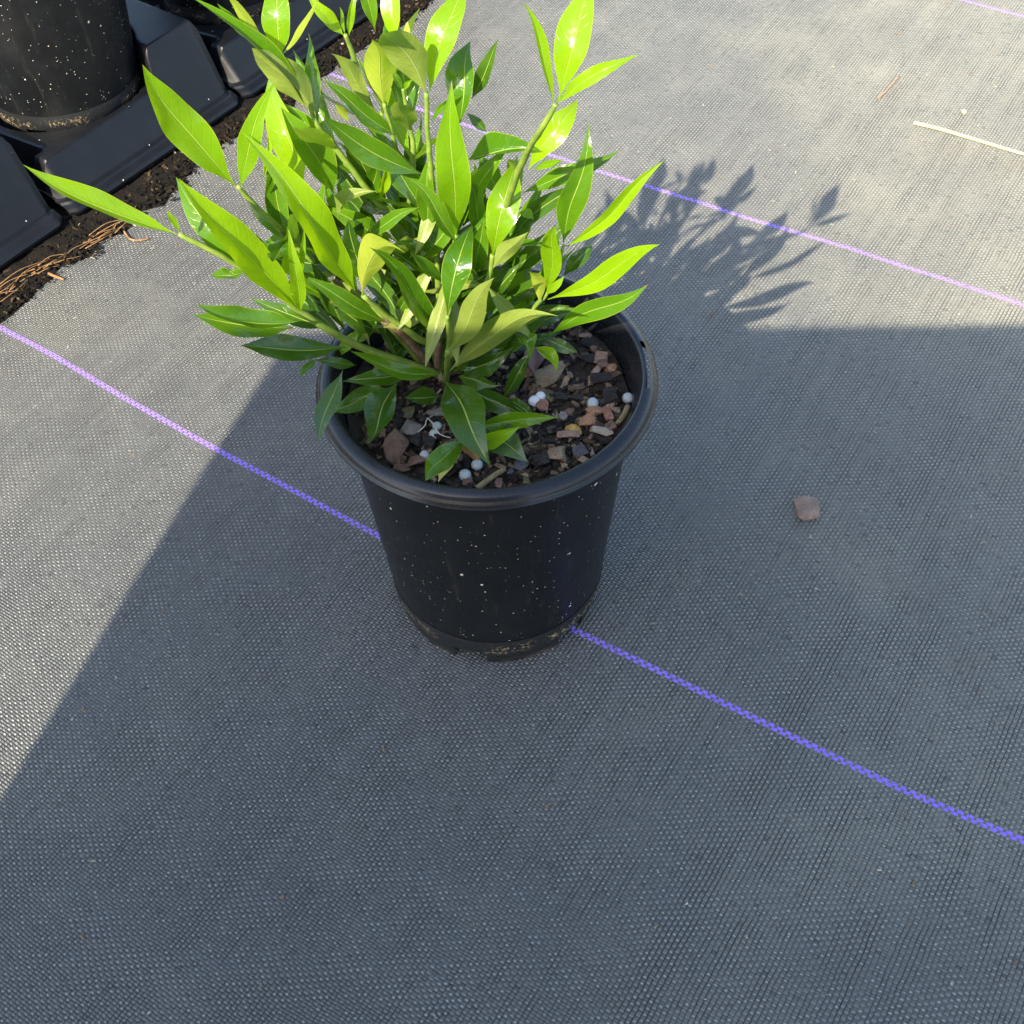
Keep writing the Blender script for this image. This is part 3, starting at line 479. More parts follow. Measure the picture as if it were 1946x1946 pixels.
((-0.60,2.40,21.38),(0.40,2.13,23.06),(1.01,2.40,24.47),(-0.45,0.06,0.23),(0.29,-0.39,-0.15),"o",1),
((-2.33,3.96,17.13),(-3.49,3.75,16.18),(-4.89,3.94,16.25),(0.09,-0.49,-0.25),(-0.17,0.21,0.49),"o",1),
((-2.41,1.00,25.02),(-2.17,0.38,27.27),(-2.03,0.40,28.94),(-0.48,-0.14,0.02),(0.44,-0.23,-0.08),"m",1),
((-7.69,2.82,20.18),(-9.42,2.07,21.89),(-10.60,2.04,23.88),(-0.13,-0.30,-0.17),(0.29,-0.03,0.22),"m",1),
((-2.96,4.44,17.25),(-4.47,4.43,18.03),(-6.03,4.93,18.47),(-0.14,-0.41,-0.18),(0.17,0.01,0.43),"o",1),
((-3.15,4.29,17.66),(-2.17,4.47,16.73),(-1.12,5.10,15.59),(0.31,0.32,0.43),(0.09,-0.59,-0.15),"o",1),
((-4.65,3.60,17.56),(-3.45,3.03,19.79),(-3.21,3.13,21.70),(-0.50,-0.02,0.17),(0.22,-0.46,-0.13),"m",1),
((-2.03,1.48,19.83),(-0.65,1.45,21.28),(-0.08,1.98,22.84),(-0.36,0.08,0.22),(0.28,-0.30,-0.13),"m",1),
((-5.57,1.07,22.02),(-5.99,0.77,24.08),(-5.85,1.06,25.78),(-0.41,-0.21,-0.03),(0.42,-0.17,0.03),"o",1),
((-5.37,2.50,24.03),(-6.01,2.26,25.57),(-6.45,2.50,26.89),(-0.35,-0.32,-0.13),(0.46,-0.03,0.17),"m",1),
((-4.43,1.62,18.44),(-3.48,1.29,20.46),(-3.51,1.53,22.12),(-0.46,-0.06,0.11),(0.40,-0.26,-0.11),"m",1),
((0.19,1.41,23.53),(-0.04,0.41,26.35),(-0.41,0.22,28.37),(-0.34,-0.18,-0.09),(0.39,-0.07,0.03),"m",1),
((0.23,2.49,18.22),(2.17,2.17,18.76),(3.89,2.42,19.58),(-0.11,0.22,0.31),(-0.01,-0.40,0.00),"o",1),
((-1.16,2.69,19.49),(-0.73,2.04,21.91),(0.16,2.03,23.40),(-0.44,0.00,0.15),(0.34,-0.28,-0.16),"m",1),
((-0.46,1.26,23.61),(0.15,1.12,25.52),(0.95,1.54,26.78),(-0.44,0.03,0.19),(0.24,-0.42,-0.07),"o",1),
((-1.91,1.61,24.11),(-1.20,1.16,26.91),(0.27,1.48,28.38),(-0.33,0.04,0.17),(0.14,-0.34,-0.08),"o",1),
((-5.58,2.53,24.38),(-4.80,1.79,26.76),(-4.13,1.75,28.48),(-0.43,-0.04,0.14),(0.29,-0.31,-0.16),"m",1),
((0.66,1.20,20.09),(1.98,0.81,21.72),(3.23,1.00,22.82),(-0.30,0.07,0.29),(0.19,-0.32,-0.20),"o",1),
((-6.16,1.60,20.68),(-6.53,1.38,22.43),(-7.58,1.60,23.19),(-0.31,-0.37,-0.17),(0.45,0.03,0.25),"o",1),
((-3.01,0.80,23.39),(-1.60,0.67,24.59),(-1.23,1.05,26.13),(-0.41,0.09,0.26),(0.23,-0.42,-0.11),"m",1),
((0.88,2.40,20.10),(1.85,2.16,21.57),(2.19,2.40,22.98),(-0.47,0.05,0.21),(0.31,-0.39,-0.14),"m",1),
((-4.96,4.46,16.65),(-3.26,4.29,17.57),(-2.48,4.66,19.22),(-0.31,0.15,0.29),(0.13,-0.41,-0.10),"o",1),
((-2.63,2.54,20.61),(-3.98,2.16,20.64),(-5.35,2.20,19.77),(0.13,-0.47,-0.23),(-0.16,-0.04,0.52),"o",1),
((-0.97,2.60,24.00),(-0.35,2.35,25.71),(0.36,2.60,26.87),(-0.44,0.03,0.21),(0.30,-0.36,-0.14),"o",1),
((-0.36,1.52,21.80),(0.40,1.47,23.67),(1.25,1.97,24.91),(-0.36,0.04,0.18),(0.27,-0.28,-0.10),"o",1),
((-5.60,3.49,18.63),(-4.15,3.19,19.30),(-2.83,3.34,19.74),(-0.13,0.26,0.37),(0.02,-0.46,-0.12),"o",1),
((-0.45,1.22,25.61),(-0.04,0.28,28.17),(1.03,0.06,29.67),(-0.44,0.01,0.16),(0.20,-0.39,-0.18),"m",1),
((-2.83,3.11,21.77),(-2.32,2.41,24.14),(-2.93,2.33,25.68),(-0.46,-0.21,-0.05),(0.43,-0.26,-0.04),"o",1),
((-5.05,2.20,22.12),(-5.14,1.96,23.87),(-5.44,2.20,25.14),(-0.44,-0.25,-0.06),(0.49,-0.12,0.06),"o",1),
((-3.25,2.50,33.12),(-3.18,2.52,34.61),(-3.35,4.01,35.30),(-0.48,0.00,-0.02),(0.36,-0.09,0.08),"y",1),
((-5.75,1.67,20.00),(-6.97,1.61,20.80),(-8.17,1.96,21.44),(-0.15,-0.39,-0.18),(0.24,0.08,0.38),"o",1),
((-1.76,0.85,22.81),(-0.60,0.35,25.09),(0.76,0.53,26.33),(-0.27,0.09,0.20),(0.16,-0.28,-0.14),"m",1),
((-1.26,0.40,16.62),(-0.05,-0.35,18.05),(1.06,-0.60,18.98),(-0.47,-0.12,0.41),(0.13,-0.51,-0.35),"o",1),
((-4.24,1.41,22.15),(-5.12,0.55,24.00),(-4.89,0.31,25.97),(-0.36,-0.28,-0.14),(0.46,-0.05,0.07),"o",1),
((-3.86,2.80,24.71),(-3.06,2.55,26.25),(-2.65,2.80,27.53),(-0.45,0.00,0.19),(0.33,-0.34,-0.14),"o",1),
((-2.31,3.38,17.63),(-2.05,3.28,20.13),(-2.79,3.81,21.73),(-0.34,-0.16,-0.02),(0.32,-0.21,0.06),"o",1),
((-1.67,1.37,23.80),(-1.48,0.92,26.21),(-1.16,1.14,27.97),(-0.40,-0.10,0.04),(0.28,-0.30,-0.05),"m",1),
((-0.94,-0.80,25.72),(-1.47,-1.53,28.11),(-2.52,-1.60,29.50),(-0.07,-0.40,-0.11),(0.36,0.11,0.17),"m",1),
((-0.42,0.40,22.74),(-0.05,-0.31,24.92),(0.24,-0.40,26.51),(-0.44,-0.16,0.04),(0.43,-0.14,-0.11),"m",1),
((-6.25,2.92,21.89),(-7.78,2.09,22.73),(-8.93,1.82,24.14),(-0.04,-0.34,-0.21),(0.25,0.02,0.31),"m",1),
((0.03,2.06,23.63),(-0.03,1.80,25.99),(-0.25,2.21,27.73),(-0.30,-0.12,-0.02),(0.32,-0.06,0.02),"o",1),
((-3.90,2.50,19.43),(-3.66,2.28,21.55),(-3.26,2.62,23.07),(-0.43,-0.09,0.08),(0.30,-0.33,-0.04),"m",1),
((-3.10,3.41,17.50),(-4.29,3.04,17.11),(-5.32,3.08,15.76),(0.25,-0.43,-0.24),(-0.32,-0.15,0.43),"o",1),
((-5.17,1.06,18.76),(-6.25,0.35,20.09),(-7.17,0.13,21.37),(-0.13,-0.38,-0.23),(0.37,0.01,0.29),"o",1),
((-6.76,2.56,19.31),(-7.59,2.53,20.97),(-8.49,3.00,22.18),(-0.23,-0.25,-0.10),(0.30,0.03,0.18),"o",1),
((-5.12,2.78,18.14),(-6.36,2.79,19.14),(-7.66,3.26,19.78),(-0.15,-0.32,-0.14),(0.21,0.09,0.30),"m",1),
((-5.88,2.57,22.68),(-6.46,2.26,24.77),(-7.06,2.55,26.36),(-0.27,-0.22,-0.09),(0.32,-0.13,0.10),"m",1),
((-1.03,4.29,15.34),(0.00,4.13,14.65),(1.20,4.33,14.21),(0.18,0.27,0.36),(-0.01,-0.49,-0.04),"o",1),
((-6.40,2.86,23.48),(-7.22,2.21,24.94),(-7.97,2.06,26.17),(-0.19,-0.35,-0.22),(0.39,-0.02,0.22),"o",1),
((-7.42,1.97,19.88),(-8.65,1.19,20.90),(-9.74,0.91,22.02),(-0.04,-0.35,-0.22),(0.27,0.05,0.31),"m",1),
((-0.31,3.29,19.56),(1.25,2.72,20.23),(2.68,2.65,20.88),(-0.09,0.23,0.32),(-0.07,-0.40,-0.03),"o",1),
((-2.29,4.21,16.18),(-3.07,4.25,17.56),(-3.66,4.72,18.71),(-0.32,-0.30,-0.11),(0.37,-0.15,0.23),"m",1),
((-5.09,1.92,25.01),(-5.73,1.87,26.59),(-6.40,2.33,27.80),(-0.29,-0.26,-0.10),(0.34,-0.12,0.17),"o",1),
((0.29,2.69,21.16),(1.68,2.17,22.46),(3.09,2.18,23.01),(-0.15,0.18,0.28),(0.02,-0.34,-0.12),"m",1),
((-4.51,2.40,30.17),(-4.90,2.38,31.74),(-5.75,1.80,33.13),(-0.37,0.11,-0.13),(0.26,0.27,0.16),"m",-1),
((-7.24,2.46,21.79),(-8.42,2.35,22.57),(-9.64,2.66,23.10),(-0.12,-0.34,-0.16),(0.19,0.08,0.34),"m",1),
((-7.51,2.62,18.92),(-8.09,1.98,21.18),(-8.18,1.99,23.14),(-0.27,-0.21,-0.07),(0.34,-0.09,0.04),"m",1),
((-2.80,3.00,26.01),(-2.98,2.80,27.41),(-3.29,3.00,28.46),(-0.41,-0.25,-0.08),(0.46,-0.10,0.09),"o",1),
((0.75,-0.20,15.57),(1.49,-0.22,17.15),(2.19,0.20,18.25),(-0.35,0.01,0.19),(0.29,-0.23,-0.12),"o",1),
((-9.02,-0.50,20.36),(-10.99,-1.31,21.18),(-13.13,-1.50,21.44),(0.02,-0.22,-0.11),(0.05,0.04,0.24),"m",1),
((-0.55,-3.80,15.97),(0.59,-4.75,17.57),(1.63,-5.20,18.59),(-0.39,0.04,0.34),(0.07,-0.43,-0.29),"y",1),
((-8.45,0.60,21.76),(-7.84,0.39,20.65),(-7.33,0.60,19.13),(0.34,0.11,0.14),(-0.25,-0.26,-0.11),"o",1),
((-8.10,-1.80,22.50),(-7.75,-2.48,25.00),(-7.60,-2.50,26.81),(-0.25,-0.26,-0.01),(0.35,-0.03,-0.05),"y",1),
((-2.46,2.98,16.75),(-3.43,2.70,16.56),(-4.29,2.73,15.58),(0.19,-0.41,-0.22),(-0.27,0.09,0.41),"o",1),
((-4.34,3.00,19.21),(-4.78,2.32,21.63),(-6.27,2.18,22.14),(-0.14,-0.28,-0.17),(0.29,0.01,0.20),"m",1),
((-0.55,2.42,22.39),(0.42,2.35,24.11),(1.65,2.82,24.97),(-0.26,0.10,0.20),(0.09,-0.33,-0.02),"o",1),
((-0.23,2.50,30.63),(0.54,2.08,32.19),(0.98,2.20,33.48),(-0.33,0.01,0.14),(0.23,-0.24,-0.12),"o",1),
((-3.80,4.23,15.38),(-4.96,4.55,14.37),(-6.33,5.36,13.45),(0.03,-0.40,-0.26),(-0.29,-0.01,0.38),"o",1),
((-5.26,1.00,24.47),(-3.98,0.43,26.08),(-2.62,0.40,26.64),(-0.18,0.10,0.25),(0.09,-0.26,-0.18),"m",1),
((3.53,-5.20,35.24),(4.58,-5.78,36.71),(5.84,-5.80,37.40),(-0.17,0.12,0.22),(0.08,-0.25,-0.15),"y",1),
((0.81,2.00,26.21),(0.48,1.61,27.46),(0.13,1.60,28.42),(-0.26,-0.41,-0.15),(0.47,0.07,0.16),"m",1),
((-2.33,-0.80,16.34),(-3.06,-1.66,16.87),(-3.79,-2.20,17.57),(0.33,-0.44,-0.10),(0.03,0.35,0.43),"o",1),
((-1.53,0.50,16.40),(-0.42,-0.34,16.93),(0.62,-0.80,17.11),(-0.04,0.15,0.40),(-0.15,-0.35,-0.19),"o",1),
((3.69,1.60,21.95),(4.35,1.34,23.14),(5.01,2.33,23.31),(-0.29,0.17,0.19),(0.27,-0.24,-0.13),"o",1),
((-7.87,1.40,16.55),(-6.70,1.04,18.25),(-5.70,1.20,19.41),(-0.23,0.08,0.18),(0.17,-0.20,-0.14),"m",1),
((-4.06,3.28,16.99),(-3.03,3.49,17.34),(-2.47,4.02,15.74),(0.14,0.26,0.33),(0.04,-0.40,-0.19),"o",1),
((-3.50,2.25,17.30),(-4.57,2.17,16.92),(-5.37,2.48,15.37),(0.19,-0.35,-0.23),(-0.32,-0.12,0.30),"o",1),
((-4.05,3.00,33.33),(-4.15,2.78,34.71),(-4.32,3.00,35.80),(-0.23,-0.24,-0.02),(0.33,-0.01,0.04),"m",1),
((0.34,0.60,21.31),(0.98,0.30,22.64),(1.57,0.40,23.59),(-0.35,0.07,0.19),(0.17,-0.35,-0.12),"o",1),
((0.66,-1.40,24.80),(1.24,-1.66,26.14),(2.19,-2.40,27.32),(-0.22,0.30,0.25),(0.39,0.14,-0.18),"m",-1),
((-7.99,1.20,33.39),(-8.92,0.86,34.54),(-9.74,1.00,35.58),(-0.02,-0.28,-0.04),(0.20,0.11,0.17),"m",1),
((3.35,-5.20,35.18),(3.20,-5.22,37.31),(2.12,-4.60,38.62),(-0.06,-0.25,0.02),(0.25,0.02,0.08),"y",1),
((1.77,1.00,26.81),(1.57,1.01,27.96),(1.40,0.60,29.36),(-0.35,0.27,-0.01),(0.38,0.19,0.09),"m",-1),
((-7.82,1.00,33.26),(-8.74,1.18,34.54),(-9.23,0.80,36.22),(-0.22,0.10,-0.10),(0.17,0.18,0.09),"y",-1),
((-1.52,-0.50,23.15),(-2.31,-1.31,24.73),(-3.13,-1.60,25.85),(0.13,-0.36,-0.07),(0.27,0.17,0.23),"m",1),
((-1.10,3.46,18.07),(-2.04,3.15,18.35),(-2.59,3.10,17.24),(0.18,-0.34,-0.17),(-0.21,0.18,0.31),"o",1),
((-3.60,1.80,25.24),(-4.63,1.41,25.83),(-5.88,2.16,25.59),(-0.05,-0.18,-0.17),(0.07,0.16,0.28),"o",1),
((-2.73,3.80,17.16),(-2.75,3.47,16.26),(-3.65,3.32,16.36),(0.39,-0.42,-0.19),(-0.36,-0.11,0.47),"o",1),
((2.61,0.40,21.35),(2.70,0.42,22.66),(2.22,0.00,24.11),(-0.29,0.27,-0.00),(0.35,0.17,0.07),"y",-1),
((2.76,1.20,18.36),(3.62,0.71,18.37),(4.48,0.50,18.13),(0.09,0.10,0.33),(-0.14,-0.30,-0.13),"b",1),
((-0.56,2.65,18.69),(0.19,2.73,18.10),(-0.28,3.13,16.66),(0.49,0.03,0.07),(-0.35,-0.33,-0.13),"o",1),
((-6.29,0.60,25.82),(-5.76,-0.02,27.59),(-4.62,-0.20,27.90),(-0.32,0.12,0.30),(-0.09,-0.44,-0.09),"m",1),
((-5.25,2.40,33.52),(-5.86,2.12,34.47),(-6.30,2.20,35.36),(-0.11,-0.27,-0.09),(0.25,0.09,0.15),"y",1),
((-6.42,0.00,17.54),(-7.26,-0.56,18.24),(-8.16,-0.80,18.63),(0.02,-0.25,-0.14),(0.06,0.17,0.22),"o",1),
((1.31,0.00,19.79),(2.20,-0.61,19.95),(2.26,-1.00,19.07),(0.42,0.18,0.29),(-0.15,-0.39,0.34),"m",1),
((2.44,0.00,18.88),(3.27,-0.72,19.22),(3.48,-1.20,18.55),(0.26,0.16,0.23),(-0.26,-0.26,0.10),"y",1),
((0.96,-1.40,16.77),(1.86,-2.36,17.30),(2.54,-3.00,17.11),(0.12,0.17,0.22),(-0.22,-0.20,0.07),"o",1),
((-8.61,-1.00,23.93),(-8.25,-1.41,25.05),(-7.99,-1.50,25.88),(-0.33,-0.07,0.09),(0.31,-0.10,-0.13),"y",1),
((-4.21,0.60,20.31),(-3.65,0.11,21.59),(-3.18,0.00,22.50),(-0.28,-0.10,0.10),(0.22,-0.17,-0.15),"m",1),
((-10.13,-2.00,25.01),(-10.79,-2.41,24.94),(-11.45,-2.60,25.30),(0.17,-0.31,0.14),(-0.03,0.22,0.30),"m",1),
((-6.51,1.00,18.06),(-5.89,0.75,19.01),(-5.36,0.80,19.68),(-0.26,-0.10,0.17),(0.19,-0.22,-0.16),"m",1),
((-8.08,-1.20,23.54),(-7.72,-1.67,25.56),(-7.21,-1.60,27.01),(-0.11,-0.16,0.01),(0.18,-0.05,-0.05),"y",1),
((-4.47,1.20,26.46),(-3.91,0.81,27.72),(-4.00,0.80,28.73),(-0.13,-0.30,-0.03),(0.31,-0.08,-0.08),"y",1),
((-7.64,1.00,33.35),(-6.63,1.08,34.46),(-5.83,0.60,36.01),(0.00,0.18,0.03),(0.15,-0.02,-0.11),"y",-1),
((-8.23,-0.40,18.29),(-8.59,-0.99,18.27),(-9.00,-1.40,18.09),(0.19,-0.16,0.08),(-0.17,0.09,0.17),"m",1),
((0.35,2.50,29.03),(-0.06,2.39,29.57),(-0.48,2.50,29.97),(-0.10,-0.17,-0.09),(0.15,0.08,0.13),"o",1),
((-1.90,1.50,30.21),(-1.26,1.12,31.15),(-0.67,1.10,31.84),(-0.13,0.00,0.10),(0.08,-0.10,-0.09),"m",1),
((-5.05,2.50,33.42),(-4.97,2.29,34.48),(-4.37,2.40,35.16),(-0.11,-0.17,0.03),(0.17,-0.08,-0.07),"y",1),
((2.41,0.20,28.74),(3.09,-0.25,29.36),(3.74,-0.40,29.77),(-0.09,0.05,0.14),(0.02,-0.14,-0.10),"y",1),
((-9.15,0.40,28.07),(-8.75,0.11,29.34),(-8.48,0.20,30.31),(-0.07,-0.17,0.01),(0.17,-0.05,-0.06),"y",1),
((2.96,0.40,21.85),(3.33,0.19,22.54),(3.69,0.20,23.03),(-0.16,0.05,0.11),(0.12,-0.14,-0.10),"y",1),
((-3.12,2.20,29.91),(-3.20,2.10,30.60),(-3.32,2.20,31.14),(-0.15,-0.08,-0.02),(0.17,0.00,0.03),"o",1),
((-5.45,2.00,29.83),(-5.67,1.99,30.26),(-5.85,1.80,30.79),(-0.17,0.03,-0.07),(0.12,0.13,0.08),"y",-1),
((1.75,0.80,26.14),(2.18,0.54,26.38),(2.40,0.55,25.94),(0.10,0.10,0.19),(-0.08,-0.12,-0.12),"y",1),
((-3.03,2.00,31.34),(-3.22,1.81,31.87),(-3.23,1.80,32.38),(-0.08,-0.15,-0.04),(0.17,0.01,0.03),"m",1),
((-12.11,-3.00,27.88),(-12.14,-3.19,28.56),(-12.24,-3.20,29.08),(-0.10,-0.09,-0.02),(0.13,0.03,0.02),"y",1),
((-0.53,1.00,25.67),(-0.25,0.84,25.97),(0.02,0.80,26.18),(-0.10,0.08,0.14),(0.05,-0.14,-0.11),"y",1),
((-5.19,2.40,33.52),(-5.20,2.29,34.19),(-5.25,2.40,34.74),(-0.07,-0.04,-0.00),(0.08,-0.00,0.00),"y",1),
((-2.97,2.00,31.32),(-2.81,1.78,31.80),(-2.50,1.70,31.98),(-0.10,-0.03,0.06),(0.06,-0.07,-0.07),"y",1),
((3.45,-5.20,35.24),(3.57,-4.96,35.29),(3.69,-4.60,35.26),(-0.05,0.02,0.04),(0.06,-0.02,-0.01),"y",1),
]
STEMS=[
([(-2.67,2.00,14.42),(-2.62,1.60,15.41),(-6.29,0.20,18.70),(-8.16,-1.00,21.68),(-8.90,-1.50,23.12),(-10.00,-2.20,25.21),(-11.01,-2.70,26.62),(-12.15,-3.00,27.76)],0.27,0.17,"g"),
([(-2.75,2.20,14.30),(-5.69,1.50,20.28),(-7.19,1.20,22.13),(-8.66,0.60,24.76),(-8.65,-0.20,25.82),(-9.46,-0.60,27.42),(-9.88,-1.00,28.69)],0.24,0.16,"g"),
([(-2.67,2.40,14.18),(-3.80,2.20,23.95),(-4.64,1.60,26.01),(-5.61,1.20,28.32),(-6.35,1.00,29.81),(-6.69,0.90,30.88),(-7.32,1.00,32.73),(-7.73,1.05,33.25)],0.22,0.12,"g"),
([(-2.61,2.40,14.26),(-2.54,2.50,23.92),(-3.33,2.40,25.97),(-3.50,2.30,27.16),(-3.66,2.00,29.17),(-3.84,1.80,30.82)],0.20,0.13,"g"),
([(-2.52,2.20,14.46),(-2.11,1.20,24.00),(-2.00,0.80,26.54),(-1.94,0.50,28.43),(-1.88,0.20,30.60),(-1.76,-0.20,32.56)],0.20,0.15,"g"),
([(-2.70,2.60,13.98),(-3.70,3.00,25.80),(-4.23,3.00,27.93),(-4.65,3.00,29.95),(-4.91,3.00,31.25),(-5.01,2.70,32.32),(-5.18,2.40,33.57)],0.19,0.15,"g"),
([(-3.28,2.20,25.50),(-2.87,2.20,28.48),(-2.99,2.10,30.13),(-3.00,2.00,31.41)],0.17,0.11,"g"),
([(-2.49,2.00,14.65),(0.57,0.20,24.82),(1.62,-1.50,29.07),(2.25,-3.00,31.64),(2.88,-4.60,33.76),(3.18,-5.00,34.55),(3.45,-5.20,35.19)],0.20,0.16,"g"),
([(-2.61,2.00,14.50),(-2.53,1.50,17.62),(-3.09,0.50,18.76),(-4.28,-0.50,21.03),(-5.20,-1.50,23.25)],0.25,0.20,"g"),
([(-2.70,2.00,13.96),(-2.68,2.00,15.11),(-2.56,1.50,16.98),(-2.32,1.20,18.40),(-1.66,-0.50,21.59)],0.34,0.22,"w"),
([(-2.70,2.20,14.30),(-4.14,1.70,17.91),(-6.04,1.40,20.10),(-6.60,1.20,21.19),(-7.12,1.00,22.20)],0.28,0.22,"w"),
([(-2.49,2.00,14.65),(0.86,1.60,18.09),(2.47,1.00,20.75),(2.98,0.70,21.66),(3.72,0.90,24.31)],0.20,0.12,"g"),
([(-0.99,-0.20,25.65),(-1.20,0.20,24.39),(-1.58,0.80,21.43),(-2.12,1.40,18.22)],0.12,0.20,"g"),
([(0.63,-0.80,25.08),(0.43,-0.60,23.87),(-0.36,0.20,20.68),(-2.13,1.60,16.24)],0.13,0.20,"g"),
([(-0.69,1.50,29.91),(-1.30,1.60,28.08),(-2.02,1.90,25.29),(-2.39,2.00,17.67)],0.10,0.16,"g"),
([(-2.33,1.40,14.75),(-1.91,0.20,17.58),(-1.71,-1.00,19.38),(-1.61,-1.00,19.92),(-1.44,-2.00,22.61)],0.22,0.14,"g"),
]
CHIPS=[
(5.55,4.88,0.69,0.34,"rose"),
(5.89,3.85,0.50,0.97,"brown"),
(5.75,2.77,0.68,0.84,"rose"),
(6.63,2.79,0.72,1.01,"brown"),
(5.40,1.77,0.53,0.72,"rose"),
(5.73,1.21,1.20,0.55,"dark"),
(2.03,1.70,0.71,0.89,"red"),
(3.20,1.47,2.09,1.11,"tan"),
(2.77,-0.77,0.65,0.82,"red"),
(5.38,-0.98,0.91,0.76,"orange"),
(4.99,-1.73,0.86,0.64,"orange"),
(6.07,-1.17,0.48,1.24,"red"),
(3.81,-1.52,0.60,0.65,"grey"),
(4.11,-2.63,1.15,0.59,"rose"),
(5.72,-2.42,1.07,0.64,"cream"),
(6.53,-2.17,0.56,0.59,"brown"),
(3.75,-4.01,1.18,1.10,"tan2"),
(4.71,-3.87,0.76,0.84,"grey2"),
(1.89,-4.67,0.67,0.73,"grey2"),
(6.47,0.04,0.74,1.20,"dark"),
(3.67,-0.08,0.74,0.71,"dark"),
(3.10,-0.03,0.48,0.99,"moss"),
(6.89,2.31,0.54,0.50,"orange"),
(4.13,-1.16,0.52,0.49,"brown"),
(4.97,2.59,0.67,0.67,"dark"),
(5.14,3.71,0.91,0.85,"dark"),
(-3.62,-2.23,0.96,1.42,"grey"),
(-4.22,-4.01,1.29,2.04,"brown"),
(-3.09,-4.61,1.02,0.75,"brown"),
(-6.76,1.31,0.91,2.05,"tan"),
(0.86,-5.85,0.46,0.58,"brown"),
(1.86,-4.77,0.76,0.85,"grey2"),
(1.41,-5.09,0.38,0.58,"grey2"),
(2.15,-5.60,0.34,0.52,"moss"),
(-3.39,-3.29,0.78,0.86,"dark"),
(-2.68,-3.45,0.69,0.86,"dark"),
(-2.50,-1.48,0.97,0.66,"grey"),
(-3.84,-1.39,0.71,0.99,"moss"),
(-0.61,-5.89,0.50,0.42,"brown"),
(-0.09,-4.82,0.59,0.53,"dark"),
(-3.89,-5.14,0.85,0.53,"brown"),
(2.87,-4.52,0.93,0.85,"dark"),
]
PRILLS=[
(2.35,-0.49,0.304),
(2.66,-0.12,0.262),
(5.26,-0.52,0.299),
(7.02,-0.06,0.283),
(-0.76,-5.47,0.294),
(-0.22,-4.84,0.287),
(-2.80,-4.24,0.238),
(-2.37,-2.24,0.235),
(-2.45,-2.84,0.268),
]


# ------------------------------------------------------------------ ground: the woven weed mat
TH=-.511; TX,TY=math.cos(TH),math.sin(TH)
LA=[(-200,1.2),(-43.7,1.15),(-38,.9),(-32.4,.47),(-27.3,.18),(-22.4,-.03),(-13.2,-.42),(-8.2,-.61),(5.6,-.40),(19.2,-.26),(25.1,-.10),(31.8,.4),(200,.6)]
LB=[(-200,.14),(-47.1,.14),(-41.2,-.14),(-35.1,-.6),(-16,-.82),(-9.7,-.52),(1.4,.05),(11.8,.29),(19.5,.51),(200,.6)]
def lerp(t,x):
    for (a,b),(c,d) in zip(t,t[1:]):
        if x<=c: return b+(d-b)*max(0,(x-a))/(c-a)
    return t[-1][1]
def ground_z(x,y):
    e=min(1,max(0,(math.hypot(x,y)-9)/14))
    return e*(.42*noise.noise((x*.045,y*.045,3.3))+.14*noise.noise((x*.13,y*.13,7.7))+.07*noise.noise((x*.30,y*.12,1.7)))-e*.16
def axis(a,b,st,far):
    r=[a-far*q for q in (1,.6,.35,.18,.08,.03)]; v=a
    while v<b: r.append(v); v+=st
    return r+[b]+[b+far*q for q in (.03,.08,.18,.35,.6,1)]
xs=axis(-64,60,1.,900); ys=axis(-44,92,1.,900)
vs=[(x,y,ground_z(x,y)) for y in ys for x in xs]; nx=len(xs)
fs=[(j*nx+i,j*nx+i+1,(j+1)*nx+i+1,(j+1)*nx+i) for j in range(len(ys)-1) for i in range(nx-1)]
me=mesh('ground',vs,fs); uvl=me.uv_layers.new(name='weave'); uvs=[]
for (x,y,z) in vs:
    U=x*TX+y*TY; W=-x*TY+y*TX+.449; k=min(1,max(0,W/40.4)); uvs.append((U,W-(lerp(LA,U)*(1-k)+lerp(LB,U)*k)))
flat=[]
for l in me.loops: flat+=uvs[l.vertex_index]
uvl.data.foreach_set('uv',flat)
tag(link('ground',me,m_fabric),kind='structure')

# ------------------------------------------------------------------ added panel behind the camera, an invented caster for the foreground shadow
PAN=[(-42.54, 21), (26, 21), (26, 75.52), (-55.24, 72.87)]
bm=bmesh.new()
f=[bm.verts.new(V(x,-60,z)*K) for x,z in PAN]; g=[bm.verts.new(V(x,-61.6,z)*K) for x,z in PAN]
bm.faces.new(f); bm.faces.new(g[::-1])
for i in range(len(f)): bm.faces.new((f[i],g[i],g[(i+1)%len(f)],f[(i+1)%len(f)]))
bmesh.ops.recalc_face_normals(bm,faces=bm.faces); me=bpy.data.meshes.new('panel'); bm.to_mesh(me); bm.free()
m_ply=mat_plain('grey painted board',(.10,.10,.10),(.16,.155,.15),.7,.3)
pan=thing('added_shade_panel',(0,0,0),'tall grey board added out of view behind the camera to cast the foreground shadow','panel')
link('board',me,m_ply,pan)
for x in (-42,14):
    v,ff=tube([(x,-62.8,60),(x,-62.8,30),(x,-62.8,.5)],1.2,1.2,6,2); link('leg',mesh('leg',v,ff),m_ply,pan)
    v,ff=tube([(x,-62.8,50),(x,-76,25),(x,-88,1)],1.2,1.2,6,2); link('brace',mesh('brace',v,ff),m_ply,pan)

